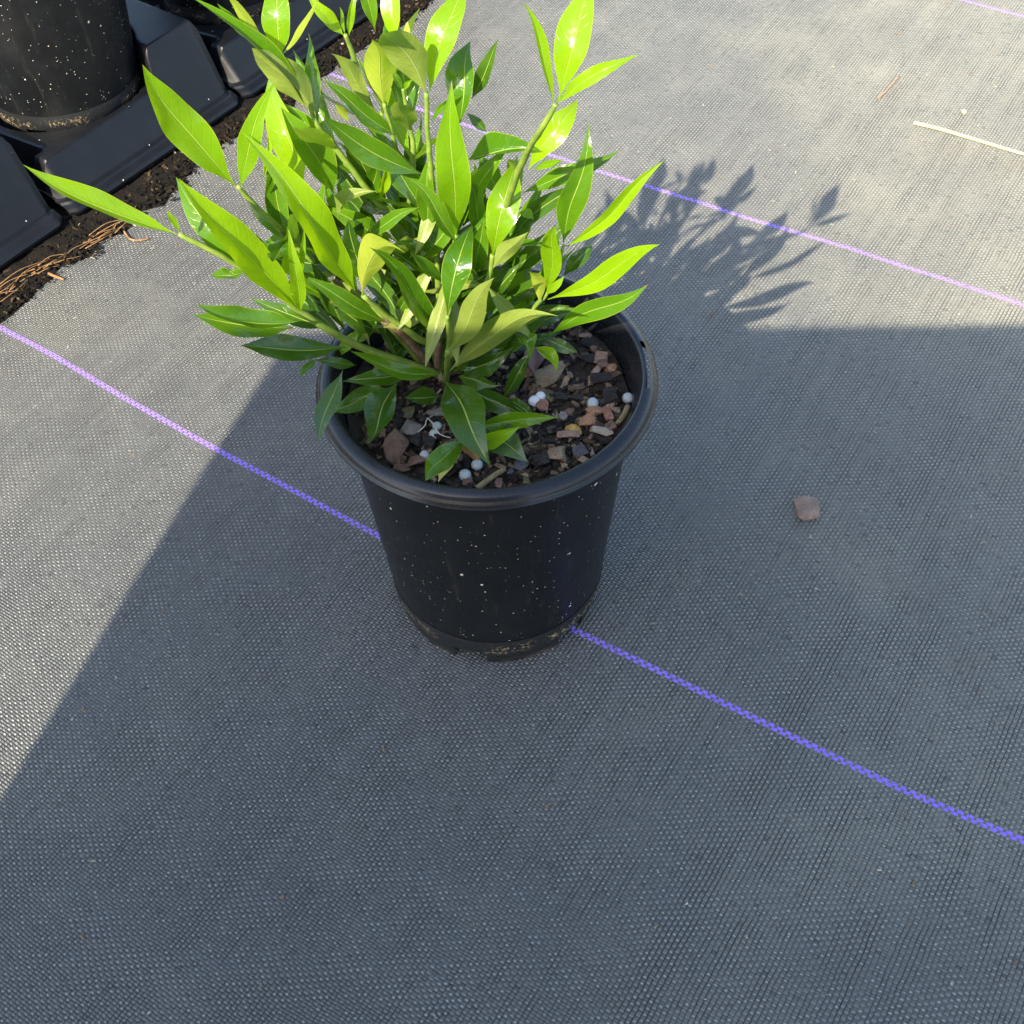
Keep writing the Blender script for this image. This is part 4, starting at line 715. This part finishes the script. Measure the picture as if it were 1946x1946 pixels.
# ------------------------------------------------------------------ nursery pots
H=17.4
def notch(a): 
    d=((a+42)%60); d=min(d,60-d); return d<9
def make_pot(label,group):
    t=thing('plant_pot',(0,0,0),label,'plant pot',group)
    prof=[(5.2,1.1),(6.02,1.1),(6.10,1.5),(6.16,2.2),(6.20,2.45),(7.38,16.2),(7.46,16.7)]
    inner=[(7.46,16.7),(7.3,16.4),(7.05,13.6),(6.9,12.)]
    v,ff=lathe(prof); link('wall',mesh('wall',v,ff),m_pot,t)
    v,ff=lathe(inner); link('inner_wall',mesh('inner_wall',v,ff),m_rim,t)
    # foot ring with drainage notches, mud along it
    v,ff=lathe([(5.55,1.12),(5.5,.02),(5.72,-.02),(5.93,.06),(6.0,.9),(6.06,1.12),(6.19,1.5),(6.215,2.2),(6.225,2.5)],120,lambda i,a:notch(a) and i<5)
    o=link('foot',mesh('foot',v,ff),m_foot,t)
    v,ff=lathe([(0,.5),(5.1,.5),(5.3,1.1)],48); link('base',mesh('base',v,ff),m_pot,t)
    rp=[(7.30,16.55),(7.58,17.22),(7.66,17.36),(7.76,17.42),(7.84,17.42),(8.05,17.34),(8.20,17.24),(8.32,17.02),(8.36,16.86),(8.45,16.82),(8.47,16.74),(8.40,16.66),(8.2,16.85),(7.9,17.02),(7.62,16.95),(7.5,16.6)]
    def slot(i,a):
        a=(a+180)%360-180
        return -9<a<17 and i in (4,11,12)
    v,ff=lathe(rp,180,slot); link('rim',mesh('rim',v,ff),m_rim,t)
    return t
def copy_tree(o,parent=None):
    c=o.copy(); C.objects.link(c); c.parent=parent
    for ch in list(o.children): copy_tree(ch,c)
    return c
pot=make_pot('black plastic nursery pot holding the gardenia, standing across a purple line','black nursery pots')

# ------------------------------------------------------------------ potting mix and what lies on it
SZ=15.3
def soil_z(x,y): return SZ+.28*noise.noise((x*.35,y*.35,1.))+.16*noise.noise((x*1.1,y*1.1,4.))
vs=[];fs=[];NR,NA=22,72
for i in range(NR+1):
    for k in range(NA):
        r=7.12*i/NR; a=2*math.pi*k/NA; x,y=r*math.cos(a),r*math.sin(a); vs.append((x,y,soil_z(x,y)+.22*noise.noise((x*3,y*3,9.))))
for i in range(NR):
    for k in range(NA): fs.append((i*NA+k,i*NA+(k+1)%NA,(i+1)*NA+(k+1)%NA,(i+1)*NA+k))
def add_bit(vs,fs,p,a,b,c,rg):
    """small irregular six-sided splinter"""
    ax=V(rg.gauss(0,1),rg.gauss(0,1),rg.gauss(0,.45)).normalized(); n=ax.cross(V(rg.gauss(0,.4),rg.gauss(0,.4),1)).normalized(); u=ax.cross(n); o=len(vs)
    for sx in (-1,1):
        s=rg.uniform(.55,1)
        for (sy,sz) in ((-1,-1),(1,-1),(1,1),(-1,1)):
            vs.append(p+ax*sx*a*rg.uniform(.75,1.1)+n*sy*b*s*rg.uniform(.6,1.1)+u*sz*c*s*rg.uniform(.6,1.1))
    for q in ((0,3,2,1),(4,5,6,7),(0,1,5,4),(1,2,6,5),(2,3,7,6),(3,0,4,7)): fs.append(tuple(o+i for i in q))
vs=[Vector(v) for v in vs]; rg=random.Random(3)
for i in range(2600):
    r=6.7*math.sqrt(rg.random()); a=rg.uniform(0,6.283); x,y=r*math.cos(a),r*math.sin(a)
    s=rg.choice((.05,.07,.09,.12,.16,.22,.30)); add_bit(vs,fs,V(x,y,soil_z(x,y)+rg.uniform(.02,.28)),s*1.3,s*.7,s*.4,rg)
soil=link('potting_mix',mesh('potting_mix',vs,fs,False),mat_bits('bark potting mix',[(0,(.010,.008,.007)),(.38,(.018,.014,.011)),(.60,(.055,.036,.024)),(.76,(.15,.093,.058)),(.88,(.27,.18,.115)),(.95,(.40,.30,.19)),(1,(.03,.026,.026))]))
tag(soil,'dark crumbly bark potting mix filling the pot','potting mix',kind='stuff')
CM={'rose':mat_rock('rosy bark',(.32,.19,.13),(.46,.30,.22)),'brown':mat_rock('brown bark',(.15,.088,.062),(.24,.15,.11)),'dark':mat_rock('dark bark',(.022,.019,.018),(.055,.047,.043),1.6,3),
 'red':mat_rock('red bark',(.25,.11,.07),(.38,.20,.13)),'tan':mat_rock('tan wood chip',(.30,.215,.13),(.42,.33,.21),1.5,4),'orange':mat_rock('orange bark',(.36,.18,.09),(.50,.29,.17)),
 'grey':mat_rock('grey bark',(.21,.18,.155),(.33,.29,.25),1.6,2),'cream':mat_rock('cream wood chip',(.46,.39,.28),(.62,.55,.42),1.2,6),'tan2':mat_rock('cracked tan bark',(.20,.135,.085),(.31,.23,.15),1.),
 'grey2':mat_rock('slate grey bark',(.07,.068,.075),(.13,.128,.135)),'moss':mat_rock('mossy crumb',(.09,.085,.03),(.15,.14,.06))}
CL=["flat rosy chip nearest the back wall of the pot on the right","upright brown bark splinter by the right inner wall","rosy bark lump just left of the big brown chip by the wall","big brown bark chip touching the right inner wall","rosy bark lump with dark bark stick below it","long charred bark stick left of the handle slot","reddish bark piece left end of the large wood chunk","large tan and grey wood chunk, biggest piece in the pot","square red bark block under a pale fertilizer ball","orange bark chip just in front of the grey ball","orange bark chip above the cream wood chip","narrow red bark wedge leaning near the rim stick","wrinkled grey bark bit left of the yellow pebble","long rosy topped bark slab in front of the yellow pebble","pale cream wood chip near the right front rim","brown bark chip squeezed against the right front rim","large cracked tan bark at the front right of the pot","slate grey bark beside the cracked tan piece","slate grey bark lump near the front rim","dark bark slab left of the fertilizer ball by the wall","dark round bark lump between two pale balls","curled mossy crumb beside the pale double balls","small orange flake under the big brown wall chip","small brown chip right of the red block","dark bark crumb right of the large wood chunk","dark bark slab under the bluish leaf","grey bark cube left of the root tied balls","large brown bark slab at the left front inside","small brown bark slab under the lone left ball","tan wood chip at the left wall under leaves","tiny round brown bark bit right of the twig","slate grey chip in the front middle","smallest grey chip beside the front slate chip","tiny mossy crumb close to the front rim","dark bark lump left of the grey cube","dark bark lump above the lone left ball","grey flake above the root tied balls","mossy crumb under the left drooping leaves","flat brown crumb touching the front rim","dark flake beside the front pair of balls","brown bark strip at the left front rim","dark bark slab left of the cracked tan bark"]
for i,(x,y,wd,ht,c) in enumerate(CHIPS):
    q=math.hypot(x,y)+max(wd,ht)*.5; q=min(1,6.75/q); x*=q; y*=q
    th=min(wd,ht)*.55; me=hullrock(wd*1.18,ht*1.12,th,18 if c!='tan' else 15,100+i,.9)
    o=link('bark_chip',me,CM[c]); rg=random.Random(i)
    o.location=V(x,y,soil_z(x,y)+.34+th*.25)*K; o.rotation_euler=(rg.uniform(-.25,.25),rg.uniform(-.25,.25),rg.uniform(-.2,.2))
    if c=='tan' and wd>1: o.rotation_euler=(.2,-.1,.38)
    tag(o,CL[i],'bark chip','bark chips on the potting mix')
m_prill=mat_plain('fertilizer coating',(.34,.39,.40),(.48,.52,.52),.45,5,.0003)
m_prillw=mat_plain('pale fertilizer coating',(.55,.58,.60),(.66,.68,.70),.45,5,.0003)
PL=["whitest fertilizer ball, next to the red bark block","pale ball half hidden behind the whitest one","grey fertilizer ball beside the orange bark chips","grey ball nearest the right inner wall","grey ball closest to the front rim of the pot","grey ball right behind the frontmost one by the dried leaf","lone greenish ball at the left side of the pot","upper of two balls tied together by white roots","lower of two balls tied together by white roots"]
for i,(x,y,r) in enumerate(PRILLS):
    bm=bmesh.new(); bmesh.ops.create_uvsphere(bm,u_segments=24,v_segments=14,radius=r*K)
    for v in bm.verts: v.co*=1+.05*noise.noise(v.co*260+V(i,0,0)); v.co.z*=.93
    me=bpy.data.meshes.new('ball'); bm.to_mesh(me); bm.free(); me.polygons.foreach_set('use_smooth',[True]*len(me.polygons))
    o=link('fertilizer_ball',me,m_prillw if i in(0,1) else m_prill); o.location=V(x,y,soil_z(x,y)+.22+r*.75)*K
    tag(o,PL[i],'fertilizer ball','fertilizer balls on the potting mix')
def rootlet(P,r,label,name,m,cat): 
    v,ff=tube(P,r,r*.6,6,5); return tag(link(name,mesh(name,v,ff),m),label,cat)
m_root=mat_plain('pale root',(.5,.46,.38),(.62,.58,.5),.7)
px,py=PRILLS[7][0],PRILLS[7][1]
for q,(P,l) in enumerate([([(px-.5,py+.3,15.9),(px-.15,py-.2,16.05),(px+.2,py-.75,15.9),(px+.75,py-.9,15.8)],"white root thread crossing over the two tied balls"),([(px-.9,py-.6,15.8),(px-.55,py-.25,15.95),(px-.5,py+.2,15.9),(px-.2,py+.6,15.8)],"white root thread curling left of the tied balls")]):
    rootlet(P,.035,l,'root_thread',m_root,'root')
me=hullrock(.95,.72,.6,40,77,.1); me.polygons.foreach_set('use_smooth',[True]*len(me.polygons)); o=link('pebble',me,mat_rock('yellow pebble',(.52,.30,.06),(.62,.42,.12),1.1)); o.location=V(4.31,-2.29,soil_z(4.3,-2.3)+.42)*K; o.rotation_euler=(0,0,-.35)
tag(o,'smooth yellow pebble with dark specks on the potting mix','pebble')
m_stick=mat_rock('tan stick',(.25,.20,.09),(.36,.30,.16),2,1)
for P,l in (([(7.0,-.8,15.75),(6.8,-1.4,15.8),(6.45,-2.0,15.75)],'short tan stick lying against the right inner wall'),([(-.13,-6.3,15.75),(.5,-5.7,15.85),(1.1,-5.1,15.8)],'thin olive twig at the front rim of the pot')):
    v,ff=tube(P,.16,.13,7,4); tag(link('stick',mesh('stick',v,ff),m_stick),l,'stick')

# ------------------------------------------------------------------ the gardenia
plant=thing('gardenia_shrub',(-2.8,2,14.9),'bushy gardenia with glossy bright green lance shaped leaves growing in the pot','shrub')
PO=V(-2.8,2,14.9)
def leaf_mesh(B,M_,T,Lv,Rv,rnd,nl=20,ns=4,pinned=True):
    B,M_,T,Lv,Rv=map(Vector,(B,M_,T,Lv,Rv)); rg=random.Random(int(B.x*977+T.y*131+T.z*17)); vs=[];fs=[];uv=[]
    ln=(T-B).length; ph=rg.uniform(0,6.28); wa=rg.uniform(.05,.17); pk=rg.uniform(.86,1.12); pp=rg.uniform(1.0,1.28); ph2=rg.uniform(0,6.28)
    nrm=((T-B).cross(Lv-Rv)).normalized(); nrm=nrm if nrm.dot(Lv+Rv)>0 else -nrm
    tw=rg.uniform(-.75,.75); rec=rg.choice((-.2,-.1,.05,.12,.22,.35,.5)) if pinned else rg.choice((-.1,0,.05,.1,.16,.24)); sb=rg.uniform(-.045,.045); latu=(Lv-Rv).normalized(); fold=rg.choice((.8,1,1,1.4,1.9))
    for i in range(nl+1):
        s=i/nl; c=(1-s)**2*B+2*s*(1-s)*M_+s*s*T
        c=c-nrm*ln*(rec*max(0,s-.45)**2*1.6)+latu*ln*sb*math.sin(6.283*s)*s
        prof=max(0,math.sin(math.pi*s**pk))**pp
        e0=min(1,s/.22); prof=prof*(.55+.45*e0*e0*(3-2*e0))+.022*(1-s)
        for k in range(-ns,ns+1):
            q=k/ns; D=Lv if q>0 else Rv; e=abs(q)
            lat=D-nrm*D.dot(nrm); dep=D.dot(nrm)
            off=lat*e*prof*(1-.06*(fold-1))+nrm*dep*fold*(e**1.25)*prof*(1-.25*e)
            off+=nrm*math.sin(s*11+ph+(1.4 if q>0 else 0))*wa*e*e*prof*D.length*1.6
            off+=nrm*q*tw*(s-.4)*prof*lat.length
            # slightly uneven margin
            off*=1+.035*math.sin(s*17+ph2+3*(q>0))*e
            vs.append(c+off-PO); uv.append((q,s))
    w=2*ns+1
    for i in range(nl):
        for k in range(w-1): fs.append((i*w+k,i*w+k+1,(i+1)*w+k+1,(i+1)*w+k))
    return vs,fs,uv
def finish(name,vs,fs,uv,rn,mat):
    me=mesh(name,vs,fs); l=me.uv_layers.new(name='leaf'); fl=[]
    for q in me.loops: fl+=uv[q.vertex_index]
    l.data.foreach_set('uv',fl); at=me.attributes.new('rnd','FLOAT','POINT'); at.data.foreach_set('value',rn)
    o=link(name,me,mat,plant); return o
camp=V(4.208,-42.8,58.704)
rest={}
for i,(B,M_,T,Lv,Rv,kd,fa) in enumerate(LEAVES):
    rnd=random.random(); vs,fs,uv=leaf_mesh(B,M_,T,Lv,Rv,rnd,pinned=i>=60)
    # front side = the upper leaf surface
    mid=(Vector(B)+Vector(T))/2; fn=(Vector(T)-Vector(B)).cross(Vector(Lv)-Vector(Rv)).normalized()
    a,b,c=vs[fs[80][0]],vs[fs[80][1]],vs[fs[80][2]]; gn=(b-a).cross(c-b)
    want=(camp-mid)*fa
    if gn.dot(want)<0: fs=[tuple(reversed(q)) for q in fs]
    if i<98: finish('leaf',vs,fs,uv,[rnd]*len(vs),LM[kd])
    else:
        R=rest.setdefault(kd,[[],[],[],[]]); o=len(R[0]); R[0]+=vs; R[1]+=[tuple(o+z for z in q) for q in fs]; R[2]+=uv; R[3]+=[rnd]*len(vs)
# the small leaves deep in the crown: one part
allv=[];allf=[];allu=[];allr=[];mi=[]; kinds=list(rest)
for k in kinds:
    o=len(allv); R=rest[k]; allv+=R[0]; allf+=[tuple(o+z for z in q) for q in R[1]]; allu+=R[2]; allr+=R[3]; mi+=[kinds.index(k)]*len(R[1])
o=finish('foliage',allv,allf,allu,allr,LM[kinds[0]]); 
for k in kinds[1:]: o.data.materials.append(LM[k])
o.data.polygons.foreach_set('material_index',mi); o['kind']='stuff'
for P,a,b,k in STEMS:
    v,ff=tube([Vector(p)-PO for p in P],a*.85,b*.62,8,6)
    # swollen, slightly irregular nodes
    v=[q+V(noise.noise(q*1.3),noise.noise(q*1.3+V(5,0,0)),noise.noise(q*1.3+V(0,5,0)))*.05 for q in v]
    s=link('stem',mesh('stem',v,ff),m_stem if k=='g' else m_wood,plant)
    if k=='w' and abs(b-.22)<.001 and Vector(P[-1]).y>.5:
        e=Vector(P[-1])-PO; d=(Vector(P[-1])-Vector(P[-2])).normalized(); v,ff=tube([e-d*.02,e+d*.06],.215,.2,10,1); link('cut_end',mesh('cut_end',v,ff),m_cut,s)

# fallen leaves lying in the pot
def loose_leaf(B,T,w,name,label,mat,lift):
    B,T=Vector(B),Vector(T); ax=(T-B).normalized(); sd=ax.cross(V(0,0,1)).normalized()
    vs,fs,uv=leaf_mesh(B+PO*0,(B+T)/2+V(0,0,lift),T,sd*w+V(0,0,w*.5),-sd*w+V(0,0,w*.4),.5); vs=[v+PO for v in vs]
    me=mesh(name,vs,fs); l=me.uv_layers.new(name='leaf'); fl=[]
    for q in me.loops: fl+=uv[q.vertex_index]
    l.data.foreach_set('uv',fl); return tag(link(name,me,mat),label,'dead leaf')
loose_leaf((-.85,-3.7,16.1),(-.2,-4.9,15.7),.42,'dried_leaf','curled orange dried leaf beside the front pair of balls',mat_plain('orange dry leaf',(.32,.14,.04),(.42,.22,.08),.7,1.5,.002),.5)
loose_leaf((2.35,3.0,16.2),(2.3,1.3,15.8),.62,'dead_leaf','flat purplish brown dead leaf beside the large wood chunk',mat_plain('brown dead leaf',(.14,.075,.06),(.20,.12,.10),.7,1.5,.001),.1)
loose_leaf((-1.2,-4.6,16.2),(-2.0,-6.0,15.9),.3,'yellow_leaf','small yellow withered leaf under the frontmost green leaf',mat_plain('yellow leaf',(.55,.50,.08),(.62,.58,.2),.6,1.5,.001),.3)

# ------------------------------------------------------------------ black trays and pots along the left
EA=math.radians(57.6); E=V(math.cos(EA),math.sin(EA),0); N_=V(E.y,-E.x,0); O_=V(-39.3,27.9,0)
def tl(u,n,z): return O_+E*u+N_*n+V(0,0,z)
def make_tray(u0,label):
    root=thing('pot_tray',tuple(tl(u0,-1,0)),label,'tray','black trays along the mat edge'); R0=tl(u0,-1,0)
    Lh=19.4; pc=(9.6,-9.3); pr=6.15
    # columns along u: (u, top height, top n)
    nu=200; cols=[]
    for i in range(nu+1):
        u=Lh*i/nu
        def sm(a,b,x): x=min(1,max(0,(x-a)/(b-a))); return x*x*(3-2*x)
        post=sm(12.9,14.3,u)*(1-sm(19.0,19.4,u)*.25)
        endl=1-sm(0.1,1.2,u)
        zt=3.9+3.0*post-2.4*endl; nt=-2.1-1.2*post
        fl=min(1,sm(-.2,.9,u),1-sm(18.6,19.5,u)); fl=.35+.65*fl
        dx=u-pc[0]; ni=pc[1]+math.sqrt(max(pr*pr-dx*dx,0)) if abs(dx)<pr else -7.6
        ni=min(ni,nt-.25); ni=max(ni,-8.)
        if u<2.2: ni=min(ni,-3.2-(2.2-u)*1.)
        zi=zt-.35-.25*min(1,abs(ni-nt)/3)
        nf=.9*fl
        row=[(u,nf-.02,.45),(u,nf,.66),(u,nf-.1,.86),(u,nf-.62,1.02),(u,nf-.70,1.16),(u,nf-.80,1.0),(u,nf-1.30,1.10),(u,nf-1.4,1.34),(u,nt+.05,zt-.06),(u,nt-.06,zt)]
        for q in range(1,33):
            n=nt-.06+(-14-nt)*q/32; off=.42*(nt-n)
            p2=sm(12.9+off,14.0+off,u)*(1-sm(19.0,19.4,u)*.25)
            z=3.9+3.0*p2-2.4*endl-.10*(nt-n)*(1-p2)
            dd=math.hypot(u-pc[0],n-pc[1]); z=z+(.5-z)*(1-sm(pr-.2,pr+.55,dd))
            if u<2.4 and n<-3.4: z=z+(.5-z)*sm(3.4,4.2,-n)*(1-sm(1.6,2.4,u))
            row.append((u,n,z))
        cols.append(row)
    vs=[tl(u0,-1,0)*0 + (E*u+N_*n+V(0,0,z)) for c in cols for (u,n,z) in c]; m=len(cols[0])
    fs=[(i*m+k,i*m+k+1,(i+1)*m+k+1,(i+1)*m+k) for i in range(nu) for k in range(m-1)]
    me=mesh('front_wall',vs,fs); o=link('front_wall',me,m_tray,root)
    md=o.modifiers.new('s','SOLIDIFY'); md.thickness=.0012; md.offset=-1
    md=o.modifiers.new('e','EDGE_SPLIT'); md.split_angle=math.radians(24)
    # well floor and the far walls
    vs=[E*u+N_*n+V(0,0,z) for (u,n,z) in ((.6,-2.5,.5),(18.8,-2.5,.5),(18.8,-19,.5),(.6,-19,.5))]; link('tray_floor',mesh('tray_floor',vs,[(0,1,2,3)],False),m_tray,root)
    v=[E*u+N_*n+V(0,0,z) for (u,n,z) in ((0,-19,0),(0,-19.2,6.2),(0,-21,6.2),(Lh,-19,0),(Lh,-19.2,6.2),(Lh,-21,6.2),(0,-21,0),(Lh,-21,0))]
    link('back_wall',mesh('back_wall',v,[(0,3,4,1),(1,4,5,2),(2,5,7,6),(0,1,2,6),(3,7,5,4)],False),m_tray,root)
    v=[]
    for n,z in ((-3.4,0),(-5,5.6),(-16,5.6),(-18.8,0)):
        v+= [E*(Lh-2.4)+N_*n+V(0,0,z*.2),E*(Lh-1.6)+N_*n+V(0,0,z),E*(Lh-.15)+N_*n+V(0,0,z)]
    link('side_wall',mesh('side_wall',v,[(a*3+b,a*3+b+1,a*3+b+4,a*3+b+3) for a in range(3) for b in range(2)],False),m_tray,root)
    return root
TL=['black tray at the left edge with a chipped pale corner','black tray under the speckled pot, left of the plant','black tray behind the upper left leaves of the plant','black tray farthest back, beside the end of the purple line']
trays=[make_tray(u,l) for u,l in zip((-12.9,7.3,27.2,47.0),TL)]
PLB=[None,'black speckled nursery pot sitting in the tray at the upper left','black nursery pot half hidden behind the upper left leaves','black nursery pot farthest back in the tray row']
for k in (1,2,3):
    p=copy_tree(pot); u=(-12.9,7.3,27.2,47.0)[k]; p.location=tl(u+9.6,-10.3,2.2)*K; p.rotation_euler=(0,0,1.1*k); p['label']=PLB[k]

# ------------------------------------------------------------------ litter at the foot of the trays
rg=random.Random(5); vs=[];fs=[]
def edge_n(u): return 2.6+1.4*noise.noise((u*.12,0,2.))+.8*noise.noise((u*.5,0,6.))+ (1.6 if u<16 else 0)*.6
nu=120; rows=5
for i in range(nu+1):
    u=-14+78*i/nu
    for k in range(rows):
        n=-4+(edge_n(u)+4)*k/(rows-1); p=tl(u,n,0); vs.append(V(p.x,p.y,ground_z(p.x,p.y)+.12+(.22*noise.noise((u*.8,n*.8,0)) +.15 if k<rows-1 else -.1)))
for i in range(nu):
    for k in range(rows-1): fs.append((i*rows+k,i*rows+k+1,(i+1)*rows+k+1,(i+1)*rows+k))
for i in range(3600):
    u=rg.uniform(-12,60); n=edge_n(u)-abs(rg.gauss(0,2.2))+rg.choice((0,0,0,.6)); p=tl(u,n,0)
    s=rg.choice((.05,.07,.09,.13,.2)); add_bit(vs,fs,V(p.x,p.y,ground_z(p.x,p.y)+.2+rg.uniform(-.05,.15)),s*1.4,s*.8,s*.5,rg)
tag(link('soil_litter',mesh('soil_litter',vs,fs,False),mat_bits('spilled soil',[(0,(.005,.0045,.004)),(.6,(.011,.009,.007)),(.88,(.03,.02,.012)),(.98,(.10,.065,.035)),(1,(.35,.31,.26))],.9,(.006,.005,.004),.12)),'dark spilled potting soil along the foot of the trays','soil litter',kind='stuff')
m_needle=mat_plain('pine needle',(.13,.07,.03),(.30,.16,.06),.7,1.2)
PILE=[(-40,24.4),(-38.6,25.7),(-37.1,28.0),(-34.1,30.6),(-31.5,33.9),(-30.6,36.5),(-29.9,39.1),(-29.2,42.4),(-26.3,47.1)]
for i in range(34):
    j=rg.randrange(0,len(PILE)-1) if i>30 else rg.choice((0,1,2,2,3,3)); s=rg.random(); a,b=PILE[j],PILE[j+1]
    x=a[0]+(b[0]-a[0])*s+rg.gauss(0,.28); y=a[1]+(b[1]-a[1])*s+rg.gauss(0,.28); an=math.atan2(b[1]-a[1],b[0]-a[0])+rg.gauss(0,.16 if i<48 else .9); l=rg.uniform(1.2,4.2)
    cx,cy=math.cos(an)*l/2,math.sin(an)*l/2; bnd=rg.uniform(-.25,.25); z=ground_z(x,y)+.2+rg.uniform(.0,.35)
    v,ff=tube([(x-cx,y-cy,z),(x-cy*bnd,y+cx*bnd,z+.12),(x+cx,y+cy,z-.05)],.04,.02,5,4)
    tag(link('pine_needle',mesh('pine_needle',v,ff),m_needle),'dry orange pine needle in the drift along the tray foot','pine needle','pine needles along the trays')
def litter(P,r,name,label,cat,m):
    P=[(x,y,ground_z(x,y)+z) for x,y,z in P]; v,ff=tube(P,r,r*.7,7,5); return tag(link(name,mesh(name,v,ff),m),label,cat)
litter([(-31.4,33.2,.15),(-30.6,32.1,.2),(-29.8,31.9,.2),(-29.1,32.2,.15)],.09,'pine_needle','lone curled orange needle lying on the open mat','pine needle',m_needle)
litter([(-35.9,27.9,.12),(-34.5,27.2,.12)],.14,'bark_splinter','short orange splinter on the mat below the needle drift','splinter',m_needle)
m_straw=mat_plain('dry straw',(.55,.44,.19),(.66,.55,.28),.5,2)
litter([(32.6,48.5,.25),(34.6,47.6,.3),(36.7,46.5,.28),(39.5,44.9,.25),(43.5,42.4,.25)],.16,'straw','long pale straw at the upper right of the mat','straw',m_straw)
litter([(30.2,52.3,.1),(31.2,53.6,.2),(32.5,55.7,.12)],.11,'twig','small brown twig behind the straw on the sunny mat','twig',mat_plain('brown twig',(.24,.15,.09),(.34,.24,.16),.7))
o=link('seed',hullrock(.55,.48,.4,30,9,.1),mat_plain('tan seed',(.58,.46,.22),(.66,.55,.3),.5)); o.location=V(37.1,50.3,ground_z(37.1,50.3)+.2)*K; tag(o,'small round tan seed near the straw','seed')
o=link('bark_chunk',hullrock(1.85,2.0,.6,26,43,.8),mat_rock('weathered bark',(.21,.14,.105),(.31,.22,.17),1.2)); o.location=V(19.05,5.9,ground_z(19,5.9)+.24)*K; o.rotation_euler=(.05,0,.12); tag(o,'square brown bark chunk alone on the shaded mat right of the pot','bark chunk')
m_perl=mat_plain('perlite',(.55,.54,.50),(.7,.69,.66),.8)
for i,(x,y,l) in enumerate([(-32.2,43.4,'left one of two white perlite grains by the middle tray'),(-31.0,43.8,'right one of two white perlite grains by the middle tray'),(-37.3,32.5,'white perlite grain under the chipped tray corner'),(-32.0,41.7,'tiny white perlite grain below the pair by the middle tray')]):
    o=link('perlite_grain',hullrock(.5-.25*(i==3),.45-.2*(i==3),.4-.15*(i==3),24,60+i,.1),m_perl); o.location=V(x,y,ground_z(x,y)+.42)*K; tag(o,l,'perlite grain','perlite grains by the trays')

# fine grit blown over the mat
vs=[];fs=[]; rg=random.Random(17)
for i in range(900):
    x=rg.uniform(-45,50); y=rg.uniform(-30,75)
    if math.hypot(x,y)<7.5: continue
    s=rg.choice((.03,.035,.04,.05,.05,.07,.10)); add_bit(vs,fs,V(x,y,ground_z(x,y)+s*.3),s*1.3,s*.8,s*.5,rg)
tag(link('grit',mesh('grit',vs,fs,False),mat_bits('grit',[(0,(.30,.26,.18)),(.3,(.42,.38,.30)),(.55,(.55,.52,.46)),(.75,(.16,.11,.07)),(1,(.35,.22,.10))])),'fine pale grit and crumbs scattered over the woven mat','grit',kind='stuff')
